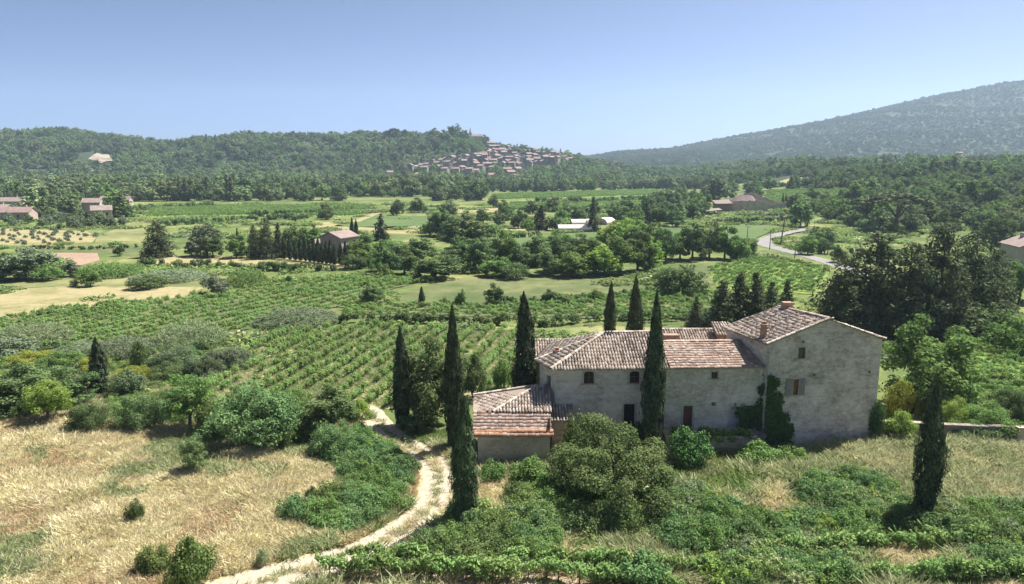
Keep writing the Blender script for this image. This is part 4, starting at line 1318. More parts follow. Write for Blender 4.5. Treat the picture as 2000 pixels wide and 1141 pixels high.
def village():
    """the hilltop village: houses stepping down the slope to the right of the church"""
    spots = []
    # (px, py of the base, width px, height px)
    rows = [(279, 956, 980, 3), (286, 955, 1020, 9), (292, 950, 1070, 14), (298, 955, 1110, 18), (304, 950, 1122, 20), (310, 930, 1125, 20), (316, 880, 1120, 20),
            (322, 840, 1110, 20), (328, 815, 1090, 16), (334, 800, 1050, 11), (341, 790, 1030, 9), (349, 800, 1010, 7)]
    g = np.random.default_rng(3)
    for y, x0, x1, n in rows:
        for i in range(n):
            spots.append((x0 + (x1 - x0) * (i + 0.2 + 0.6 * g.random()) / n, y + g.normal() * 1.6))
    labels = {0: ('cream', 'small cream house with terracotta roof in the hilltop village'), 1: ('pink', 'small pinkish house with terracotta roof in the hilltop village'),
              2: ('stone', 'small grey stone house with terracotta roof in the hilltop village'), 3: ('white', 'small whitewashed house with terracotta roof in the hilltop village')}
    for k, (px, py) in enumerate(spots):
        p = ground(px, py)
        if p[1] > 1500: continue
        c = int(g.choice(4, p=[0.28, 0.28, 0.38, 0.06]))
        nm, lab = labels[c]
        L, D, H = 6 + 5 * g.random(), 5 + 2.5 * g.random(), 5.0 + 5 * g.random()
        simple_house('village_house', p, L, D, H, 1.3 + 0.6 * g.random(), g.random() * 3.14, M['vil_' + nm], M['roof_far'] if g.random() < 0.6 else M['roof_pale'], lab, 'house', nm + ' houses of the hilltop village', windows=2)
    # church
    p = np.array([-59.0, 1092.0, float(T(-59.0, 1092.0))])
    simple_house('church_nave', p + np.array([7, 0, 0]), 16, 9, 8, 3.0, 0.1, M['house_stone'], M['dark_roof'], 'church nave below the spire on the village hilltop', 'church')
    r = empty('church_tower', p + np.array([-3, 0, -2]), 'slender stone church tower with pointed spire crowning the hill', 'tower')
    def prt(nm, mb, mat):
        o = link(bpy.data.objects.new(nm, make_mesh(nm, mb.v, mb.f, mat))); o.parent = r
    mb = MB(); P = wall_face(mb, (-2.2, -2.2), (2.2, -2.2), 0, 15, [(1.5, 2.9, 10.5, 13)], 0.5)
    wall_face(mb, (2.2, -2.2), (2.2, 2.2), 0, 15); wall_face(mb, (2.2, 2.2), (-2.2, 2.2), 0, 15); wall_face(mb, (-2.2, 2.2), (-2.2, -2.2), 0, 15)
    prt('wall', mb, M['house_stone'])
    prt('cornice', MB().box(-2.5, 2.5, -2.5, 2.5, 15.0, 15.5), M['house_stone'])
    sp = MB(); n = 8
    q = [(1.9 * math.cos(2 * math.pi * (k + .5) / n), 1.9 * math.sin(2 * math.pi * (k + .5) / n), 15.5) for k in range(n)] + [(0, 0, 24)]
    sp.add(q, [(k, (k + 1) % n, n) for k in range(n)])
    prt('spire', sp, M['house_stone'])
    lv = MB().add([P(1.5, 10.5, 0.49), P(2.9, 10.5, 0.49), P(2.9, 13, 0.49), P(1.5, 13, 0.49)], [(0, 1, 2, 3)])
    prt('louvre', lv, M['dark_room'])
    # walls of the old castle and scattered houses on the wooded slopes
    for px, py, L, D, H, c, lab in ((1012, 352, 16, 9, 5, 'cream', 'long cream house with terracotta roof below the hilltop village'), (870, 355, 14, 8, 5, 'white', 'low white house among trees below the village'),
                                    (895, 361, 20, 9, 4.5, 'pink', 'long low pink house with orange roof at the foot of the village'), (830, 358, 7, 7, 6, 'cream', 'narrow orange cream house standing alone left of the village'),
                                    (762, 345, 7, 6, 5, 'white', 'tiny white house in woods left of the village'), (800, 335, 8, 6, 5, 'white', 'white house high on the wooded village slope'),
                                    (155, 336, 14, 7, 4, 'white', 'white house in trees below the bare rock'), (195, 341, 15, 7, 4, 'stone', 'grey roofed house in trees below the bare rock'),
                                    (1285, 338, 10, 7, 4, 'white', 'white house among trees right of the village'), (1180, 322, 12, 7, 5, 'pink', 'pink house in the saddle right of the village'),
                                    (1205, 322, 10, 7, 5, 'pink', 'second pink house in the saddle right of the village')):
        simple_house('house', ground(px, py), L, D, H, 1.5, 0.15, M['house_' + c], M['roof_far'], lab, windows=3)
village()

# scattered farms in the valley
simple_house('farm_house', ground(200, 428), 7, 6, 3.6, 1.6, 0.5, M['house_cream'], M['roof_pale'], 'cream farmhouse with broad tiled roof behind dark trees at far left', windows=2)
simple_house('farm_barn', ground(184, 420), 7, 6, 5.4, 1.6, 0.2, M['house_stone'], M['roof_pale'], 'tall grey barn rising behind the cream farmhouse at far left', 'barn')
simple_house('farm_house', ground(215, 406), 8, 6, 3.8, 1.8, -0.1, M['house_white'], M['roof_pale'], 'white walled house at the top of the far left farmstead', windows=2)
simple_house('farm_house', ground(244, 405), 6.5, 5, 3.8, 1.6, 0.1, M['house_stone'], M['dark_roof'], 'grey house with dark roof at the end of the far left farmstead', windows=2)
simple_house('farm_house', ground(38, 428), 11, 6, 2.8, 1.8, 0.05, M['house_pink'], M['roof_far'], 'low long pink farmhouse with red roof near left edge', windows=4)
simple_house('farm_house', ground(-8, 424), 12, 8, 3.4, 1.6, 0.05, M['house_white'], M['roof_pale'], 'white farmhouse cut by left edge', windows=2)
simple_house('farm_house', ground(18, 403), 16, 7, 2.6, 1.8, 0.05, M['house_cream'], M['roof_pale'], 'long pale farmhouse below the woods at far left', windows=4)
simple_house('country_house', ground(664, 500), 6.4, 6.0, 4.6, 1.2, 1.1, M['house_pink'], M['roof_pale'], 'pinkish country house half hidden behind the row of little cypresses', windows=2)
simple_house('country_annex', ground(634, 498), 3.6, 3.4, 3.0, 0.7, 0.3, M['house_white'], M['roof_pale'], 'white annex beside the country house behind the little cypresses', windows=1)
simple_house('edge_house', ground(2005, 524), 9, 7, 4.8, 1.6, 1.35, M['house_cream'], M['roof_pale'], 'beige house with pale tiled roof cut by right edge', windows=2)
for px, py, L, lab in ((1782, 318, 16, 'pale hillside house above the woods with long roof'), (1872, 306, 13, 'orange roofed villa high on the wooded slope'),
                       (1745, 326, 10, 'small grey roofed house low among hillside woods'), (1880, 312, 9, 'small cream house just below the orange roofed villa')):
    p = ground(px, py)
    simple_house('hill_house', p + np.array([0, 0, 1.5]), L, 8, 5.5, 1.6, 0.1, M['house_cream'], M['roof_far'], lab, windows=3)

def sheds():
    """white tunnel-roofed sheds in the valley"""
    for px, py, L, R, yaw, lab in ((1122, 452, 11, 1.8, 0.06, 'long low white tunnel shed left of the tall dark conifer'), (1137, 441, 8, 2.0, 0.06, 'second white tunnel shed behind the long one'),
                                   (1182, 438, 6, 2.1, 0.9, 'white rounded tunnel shed right of the tall dark conifer')):
        p = ground(px, py)
        r = empty('tunnel_shed', p, lab, 'shed'); r.rotation_euler = (0, 0, yaw)
        n = 10
        mb = MB()
        pr = [(R * 1.2 * math.cos(math.pi * k / n), 0.8 + R * 0.75 * math.sin(math.pi * k / n)) for k in range(n + 1)]
        v = [(s * L / 2, a, b) for s in (-1, 1) for a, b in pr]
        mb.add(v, [(k, k + 1, n + 2 + k, n + 1 + k) for k in range(n)])
        o = link(bpy.data.objects.new('cover', make_mesh('cover', mb.v, mb.f, M['white_sheet'], smooth=True))); o.parent = r
        wb = MB().box(-L / 2 + .02, L / 2 - .02, -R * 1.19, R * 1.19, -0.2, 0.81)
        o = link(bpy.data.objects.new('side_wall', make_mesh('side_wall', wb.v, wb.f, M['house_pink']))); o.parent = r
        for s in (-1, 1):
            eb = MB().add([(s * (L / 2 - 0.05), a, b) for a, b in pr], [tuple(range(n + 1))])
            o = link(bpy.data.objects.new('end_wall', make_mesh('end_wall', eb.v, eb.f, M['house_pink']))); o.parent = r
sheds()

def ruin():
    """roofless stone farm on the right of the valley"""
    p = ground(1462, 414)
    r = empty('ruined_farm', p, 'ruined stone farm with broken walls and no roof above the road', 'ruin')
    g = np.random.default_rng(8)
    def jag(a, b, z0, hs, name='wall', ops=()):
        a, b = np.array(a, float), np.array(b, float)
        L = np.linalg.norm(b - a); u = (b - a) / L; w = np.array([-u[1], u[0]])
        n = max(6, int(L / 0.9)); mb = MB()
        tops = np.interp(np.linspace(0, 1, n), np.linspace(0, 1, len(hs)), hs) + g.normal(size=n) * 0.22
        for i in range(n):
            s0 = L * i / n
            holes = [o for o in ops if o[0] <= (i + 0.5) / n <= o[1]]
            if holes:
                o = holes[0]
                mb.obox(a + u * s0, u, w, L / n, 0.5, z0, o[2])
                mb.obox(a + u * s0, u, w, L / n, 0.5, o[3], max(o[3] + 0.3, tops[i]))
            else:
                mb.obox(a + u * s0, u, w, L / n, 0.5, z0, tops[i])
        o = link(bpy.data.objects.new(name, make_mesh(name, mb.v, mb.f, M['ruin_wall']))); o.parent = r
    jag((-7.5, -2), (2, -2.6), -2, [5.2, 5.4, 5.0, 5.2, 4.6], ops=[(0.18, 0.24, 2.6, 4.0), (0.45, 0.5, 1.0, 3.6), (0.55, 0.58, 2.0, 3.6)])
    jag((2, -2.6), (7.5, -2.2), -2, [5.5, 5.0, 4.2, 4.4], ops=[(0.35, 0.5, 2.0, 3.2)])
    jag((7.5, -2.2), (16.5, -1), -2, [4.0, 3.6, 4.2, 4.4])
    jag((-7.5, 5), (-7.5, -2), -2, [4.4, 5.2]); jag((16.5, -1), (16.5, 5), -2, [4.2, 3.0])
    jag((16.5, 5), (-7.5, 5), -2, [4, 5.5, 8.2, 7.6, 5.0])
    mb = MB().add([(-5.5, 1.2, 4.9), (2.5, 0.9, 4.9), (2.2, 3.6, 7.2), (-3.4, 3.8, 7.6)], [(0, 1, 2, 3)])
    mb.add([(2.5, 0.9, 4.9), (5.4, 2.6, 4.6), (4.2, 4.4, 5.6), (2.2, 3.6, 7.2)], [(0, 1, 2, 3)])
    mb.add([(-5.5, 1.2, 4.9), (-3.4, 3.8, 7.6), (-7.2, 4.6, 4.9)], [(0, 1, 2)])
    o = link(bpy.data.objects.new('rubble_heap', make_mesh('rubble_heap', mb.v, mb.f, M['dark_roof']))); o.parent = r
    p2 = ground(1412, 416)
    r2 = empty('dark_barn', p2, 'dark roofed barn open on one side, left of the ruined farm', 'barn')
    mb = MB(); wall_face(mb, (-3.5, -2), (3.2, -2.6), -2, 4.2); wall_face(mb, (3.2, -2.6), (3.2, 4), -2, 4.8); wall_face(mb, (-3.5, 4), (-3.5, -2), -2, 4.2)
    o = link(bpy.data.objects.new('wall', make_mesh('wall', mb.v, mb.f, M['brown_plaster']))); o.parent = r2
    mb = MB().add([(-4, -2.4, 4.2), (3.6, -3.0, 4.4), (3.6, 4.4, 5.6), (-4, 4.4, 5.4)], [(0, 1, 2, 3)])
    o = link(bpy.data.objects.new('roof', make_mesh('roof', mb.v, mb.f, M['dark_roof']))); o.parent = r2
    p3 = ground(1386, 421)
    r3 = empty('open_shelter', p3, 'low open shelter with pale sloping roof beside the dark barn', 'shelter')
    mb = MB().add([(-6, -2.5, 1.6), (4.5, -2.8, 2.6), (4.5, 2.8, 3.0), (-6, 2.6, 2.0), (-6, -2.5, 1.4), (4.5, -2.8, 2.4), (4.5, 2.8, 2.8), (-6, 2.6, 1.8)], [(0, 1, 2, 3), (7, 6, 5, 4), (0, 4, 5, 1), (1, 5, 6, 2), (2, 6, 7, 3), (3, 7, 4, 0)])
    o = link(bpy.data.objects.new('roof', make_mesh('roof', mb.v, mb.f, M['roof_pale']))); o.parent = r3
    for x, y, z in ((-5.5, -2.2, 1.5), (4.0, -2.4, 2.4), (4.0, 2.4, 2.7), (-5.5, 2.3, 1.8)):
        mb = MB().tube([(x, y, -0.3), (x, y, z)], [0.12, 0.1])
        o = link(bpy.data.objects.new('post', make_mesh('post', mb.v, mb.f, M['pole_wood']))); o.parent = r3
ruin()

# poles along the road
for px, py, hpx, lab in ((1524, 479, 58, 'tall leaning wooden utility pole inside the road bend'), (1503, 488, 36, 'thin utility pole at the outer edge of the road bend'),
                         (1552, 504, 32, 'short utility pole on the road verge below the bend'), (1616, 498, 24, 'short pole standing right of the road'),
                         (1459, 468, 26, 'thin pole at the field edge left of the road bend')):
    p = ground(px, py); h = hpx * depth(p) / F_PX
    r = empty('utility_pole', p, lab, 'pole', 'poles along the road')
    lean = 0.9 if 'leaning' in lab else 0.1
    w = 0.16 if 'leaning' in lab else 0.1
    mb = MB().tube([(0, 0, -0.4), (lean * 0.5, 0, h * 0.5), (lean, 0, h)], [w * 1.2, w, w * 0.8])
    o = link(bpy.data.objects.new('post', make_mesh('post', mb.v, mb.f, M['pole_wood'], smooth=True))); o.parent = r
    mb = MB().box(lean - 0.7, lean + 0.7, -0.06, 0.06, h * 0.93, h * 0.93 + 0.1)
    o = link(bpy.data.objects.new('crossarm', make_mesh('crossarm', mb.v, mb.f, M['pole_wood']))); o.parent = r
    for s in (-0.6, 0.6):
        mb = MB().box(lean + s - 0.05, lean + s + 0.05, -0.05, 0.05, h * 0.93 + 0.1, h * 0.93 + 0.26)
        o = link(bpy.data.objects.new('insulator', make_mesh('insulator', mb.v, mb.f, M['steel']))); o.parent = r

# ------------------------------------------------------------------ cypresses round the farm
def cyp(px, base, h, w, label, at=None, size=None, shape='cyp', mat='cypress_leaf'):
    return plant('cypress_tree', shape, mat, px, base, h, w, label, 'tree', 'cypresses round the farm', at=at, size=size, lod=0)
cyp(787, 834, 195, 38, 'narrow dark cypress standing alone beside the end of the track')
cyp(0, 0, 0, 0, 'tallest dark cypress left of the outbuilding, rising behind the shorter front one', at=(-4.45, 52.2, 0), size=(11.3, 1.55))
cyp(908, 1024, 252, 54, 'short thick dark cypress in front of the outbuilding near the track bend', shape='club', mat='cypress_pale')
cyp(0, 0, 0, 0, 'broad dark cypress behind the outbuilding against the left end of the farmhouse', at=(1.05, 58.6, 0), size=(11.1, 2.15))
cyp(0, 0, 0, 0, 'smaller slender cypress behind the hipped roof, left of two', at=(10.1, 72, 0), size=(9.8, 1.45))
cyp(0, 0, 0, 0, 'larger slender cypress behind the hipped roof, right of two', at=(12.3, 70, 0), size=(10.7, 1.8))
cyp(0, 0, 0, 0, 'tall dark cypress in front of the farmhouse facade between arched window and wing', at=(10.5, 51.0, 0), size=(12.5, 1.7))
cyp(1803, 1017, 272, 55, 'club shaped dark cypress alone in the overgrown meadow before the garden wall', shape='club')
cyp(198, 774, 114, 36, 'small dark cypress among scrub at left, away from the house')

TR, SH = 'tree', 'shrub'
# ------------------------------------------------------------------ plants close to the farm
near = [
 ('fig_tree', 'spread', 'fig_leaf', 1198, 984, 150, 256, 'wide low green tree with leaning trunk in front of the farmhouse', TR),
 ('shrub', 'bush', 'fig_leaf', 1130, 905, 96, 70, 'tall leafy shoot rising behind the wide low tree, left side', SH),
 ('shrub', 'bush', 'green_leaf', 1035, 950, 58, 80, 'rounded bush against the outbuilding wall, nearest the wide low tree', SH),
 ('shrub', 'bush', 'green_leaf', 960, 945, 44, 58, 'small rounded bush at foot of outbuilding wall beside the front cypress', SH),
 ('shrub', 'bush', 'ivy_leaf', 1342, 908, 74, 92, 'dark leafy bush at the terrace corner right of the facade cypress', SH),
 ('shrub', 'bush', 'ivy_leaf', 1247, 880, 60, 48, 'dark creeper bush hugging the farmhouse wall behind the facade cypress', SH),
 ('shrub', 'bush', 'green_leaf', 1480, 905, 44, 80, 'pale weedy bush at foot of the ivy wall', SH),
 ('shrub', 'bush', 'green_leaf', 1545, 900, 30, 70, 'low weedy bush beneath left corner of the gable wall', SH),
 ('walnut_tree', 'round', 'green_leaf', 1815, 800, 172, 176, 'round leafy green tree beside the right wall of the gable house', TR),
 ('shrub', 'bush', 'yellow_leaf', 1765, 822, 78, 70, 'yellow green bush between gable house and round leafy tree', SH),
 ('shrub', 'bush', 'bright_leaf', 1758, 862, 60, 60, 'bright bush at right foot of the gable house', SH),
 ('shrub', 'bush', 'bright_leaf', 1850, 838, 62, 90, 'bright green bush behind the garden wall beside the lone cypress', SH),
 ('shrub', 'bush', 'green_leaf', 1930, 850, 62, 110, 'spreading green bush behind the garden wall further along', SH),
 ('shrub', 'bush', 'oak_leaf', 1985, 830, 70, 90, 'dark green bush behind the garden wall at right edge', SH),
 ('shrub', 'bush', 'bramble_leaf', 1900, 858, 36, 110, 'bramble spilling over the garden wall', SH),
 ('laurel_tree', 'round', 'oak_leaf', 838, 830, 168, 130, 'dense round evergreen tree in shade between the two left cypresses', TR),
 ('shrub', 'bush', 'oak_leaf', 925, 780, 90, 60, 'dark bush behind the outbuilding right of the tallest cypress', SH),
 ('shrub', 'bush', 'green_leaf', 985, 765, 64, 44, 'light bush at foot of the broad cypress by the farmhouse', SH),
 ('shrub', 'bush', 'wood_leaf', 820, 842, 44, 70, 'low dark bush at foot of the round evergreen tree', SH),
 # line along the far side of the dry meadow
 ('almond_tree', 'stem', 'bright_leaf', 95, 827, 84, 88, 'small yellow green tree with bare forked trunk at left', TR),
 ('shrub', 'bush', 'oak_leaf', 182, 842, 58, 88, 'neat round dark bush at the far edge of the dry meadow', SH),
 ('shrub', 'bush', 'oak_leaf', 280, 838, 66, 100, 'dark green bush right of the neat round one', SH),
 ('ash_tree', 'stem', 'green_leaf', 372, 842, 106, 100, 'light green young tree with visible trunk among meadow edge bushes', TR),
 ('shrub', 'bush', 'green_leaf', 425, 850, 66, 80, 'green bush at right foot of the light green young tree', SH),
 ('shrub', 'bush', 'bramble_leaf', 490, 872, 118, 190, 'largest bushy thicket at the far edge of the dry meadow', SH),
 ('shrub', 'bush', 'green_leaf', 545, 868, 70, 90, 'bright leafy bush on the right flank of the largest thicket', SH),
 ('shrub', 'round', 'oak_leaf', 636, 852, 92, 130, 'rounded grey green bush left of the track end', SH),
 ('shrub', 'bush', 'bramble_leaf', 655, 886, 60, 100, 'bramble bush bordering the track below the rounded bush', SH),
 # inside the dry meadow
 ('sapling', 'stem', 'oak_leaf', 380, 930, 74, 56, 'small dark sapling standing alone in the dry meadow', TR),
 ('shrub', 'bush', 'oak_leaf', 264, 1022, 46, 36, 'little dark shrub in the middle of the dry meadow', SH),
 ('shrub', 'bush', 'green_leaf', 376, 1150, 106, 96, 'leafy green shrub at the bottom edge of the dry meadow', SH),
 ('shrub', 'bush', 'grass_blade', 305, 1120, 60, 70, 'faded low shrub left of the leafy green one', SH),
 ('shrub', 'bush', 'oak_leaf', 610, 975, 26, 26, 'tiny dark weed bush near the bramble bank', SH),
 ('shrub', 'bush', 'wild_blade', 516, 1105, 36, 26, 'small dry weed near the track in the dry meadow', SH),
 # scrub left
 ('holm_oak', 'round', 'oak_leaf', 30, 806, 86, 150, 'dark wide evergreen at left edge behind the yellow green tree', TR),
 ('holm_oak', 'round', 'oak_leaf', 140, 790, 74, 110, 'dark evergreen bushy tree left of the small cypress', TR),
 ('shrub', 'bush', 'oak_leaf', 60, 812, 50, 90, 'dark low bush below the wide evergreen at left', SH),
 ('shrub', 'bush', 'scrub_leaf', 246, 770, 44, 70, 'grey brown low scrub right of the small cypress', SH),
 ('shrub', 'bush', 'oak_leaf', 274, 716, 50, 40, 'dark upright bush in the scrub beyond the small cypress', SH),
 ('shrub', 'bush', 'yellow_leaf', 262, 744, 26, 80, 'yellowish low scrub patch right of the small cypress', SH),
 ('shrub', 'bush', 'yellow_leaf', 60, 715, 28, 90, 'yellow green scrub far left below the reeds', SH),
 ('shrub', 'bush', 'scrub_leaf', 335, 718, 40, 90, 'brownish green scrub mound in the middle of the scrub', SH),
 ('shrub', 'bush', 'oak_leaf', 330, 742, 36, 80, 'olive green bush in front of the brownish scrub mound', SH),
 ('shrub', 'bush', 'grey_leaf', 446, 716, 40, 96, 'grey green domed shrub beside the vineyard corner', SH),
 ('shrub', 'bush', 'scrub_leaf', 400, 738, 44, 74, 'second grey green domed shrub below the vineyard corner', SH),
 ('shrub', 'bush', 'oak_leaf', 392, 690, 24, 36, 'small dark bush at top of the domed shrubs', SH),
 ('shrub', 'bush', 'yellow_leaf', 185, 726, 30, 70, 'yellow green scrub behind the small cypress', SH),
 ('shrub', 'bush', 'grey_leaf', 20, 700, 40, 110, 'grey green scrub at left edge above the evergreens', SH),
 ('shrub', 'bush', 'green_leaf', 120, 720, 34, 80, 'green scrub between yellow patches at left', SH),
 ('shrub', 'bush', 'green_leaf', 560, 812, 50, 90, 'leafy bush behind the largest thicket at the vineyard edge', SH),
 ('shrub', 'bush', 'bright_leaf', 700, 820, 40, 60, 'bright weeds beside the top of the track', SH),
]
for t in near:
    plant(t[0], *t[1:7], t[7], t[8])

reeds = [
 ('reed', 'grey_leaf', 582, 630, 36, 150, 'pale silver grey thicket at the far corner of the near vineyard'),
 ('reed', 'reed_leaf', 372, 672, 60, 125, 'pale feathery reed thicket on the vineyard edge'),
 ('reed', 'grey_leaf', 245, 690, 42, 120, 'grey green reed bed left of the pale feathery thicket'),
 ('reed', 'grey_leaf', 160, 692, 34, 90, 'grey reed bed just above the small cypress'),
 ('reed', 'reed_leaf', 60, 672, 54, 150, 'wide pale reed bed near the left edge'),
 ('reed', 'green_leaf', 214, 538, 36, 110, 'green reed thicket in the left fields beyond the vines'),
 ('reed', 'green_leaf', 484, 556, 40, 78, 'green reed thicket at the top of the left vineyard'),
 ('reed', 'grey_leaf', 330, 545, 22, 130, 'low grey reed strip in the left fields'),
]
for s, m, px, b, h, w, lab in reeds:
    plant('reed_thicket', s, m, px, b, h * 0.72, w * 1.1, lab, 'reeds', 'reed thickets', lod=0 if b > 600 else 1)

# ivy on the corner of the gable house
def ivy(name, pts, n, label, leaf=0.11):
    """leaf mass hugging a wall between pixel-free wall points (x, y, z); pts is a polygon on the wall plane (x, z) with y(x)"""
    poly = np.array([(p[0], p[2]) for p in pts])
    q = rand_in(poly, n * 3)
    wob = np.stack([noise2(q[:, 0], q[:, 1], 0.45, 91) - 0.5, noise2(q[:, 0], q[:, 1], 0.45, 92) - 0.5], 1) * 0.9 + rng.normal(size=q.shape) * 0.12
    q = (q + wob)
    q = q[q[:, 1] > 0.05][:n]; n = len(q)
    keep = noise2(q[:, 0], q[:, 1], 0.3, 93) > 0.08
    q = q[keep]; n = len(q)
    ys = 52.55 + (q[:, 0] - 19.45) * 0.142
    ys = np.where(q[:, 0] < 19.45, 52.93 + (q[:, 0] - 11.75) * 0.033, ys)
    bulge = 0.1 + 0.35 * noise2(q[:, 0], q[:, 1], 0.7, 5)
    pos = np.stack([q[:, 0], ys - bulge * rng.random(n), q[:, 1]], 1)
    nr = np.array([0, -1.0, 0.4]) + rvec(n, rng) * 0.7
    nr /= np.linalg.norm(nr, axis=1)[:, None]
    v, f = leaf_quads(pos, nr, leaf * (0.7 + 0.6 * rng.random(n)), rng)
    return leaf_thing(name, v, f, 'ivy_leaf', label, 'ivy')
ivy('ivy', [(19.4, 0, 5.9), (19.95, 0, 5.3), (20.1, 0, 4.2), (20.5, 0, 3.4), (21.1, 0, 2.6), (21.5, 0, 1.2), (21.9, 0, 0.1), (20.5, 0, 0.1), (19.8, 0, 0.9), (19.5, 0, 1.6), (19.0, 0, 1.3), (17.8, 0, 1.35), (17.65, 0, 3.3), (18.4, 0, 3.2), (19.2, 0, 3.6), (19.3, 0, 4.6)], 10000,
    'dark green ivy climbing the corner between wing and gable house')
hedge('hedge', None, 1.0, 1.0, 'green_leaf', 'clipped green hedge on the terrace edge in front of the maroon door', 0.09, 700, wpts=[(12.2, 51.5, 0.95), (15, 51.45, 0.95), (18.2, 51.4, 0.95)], jag=0.12)
plant('creeper', 'bush', 'ivy_leaf', 0, 0, 0, 0, 'dark creeper climbing the right corner of the gable house', 'ivy', at=(28.75, 53.7, 0), size=(3.4, 1.3), lod=0)

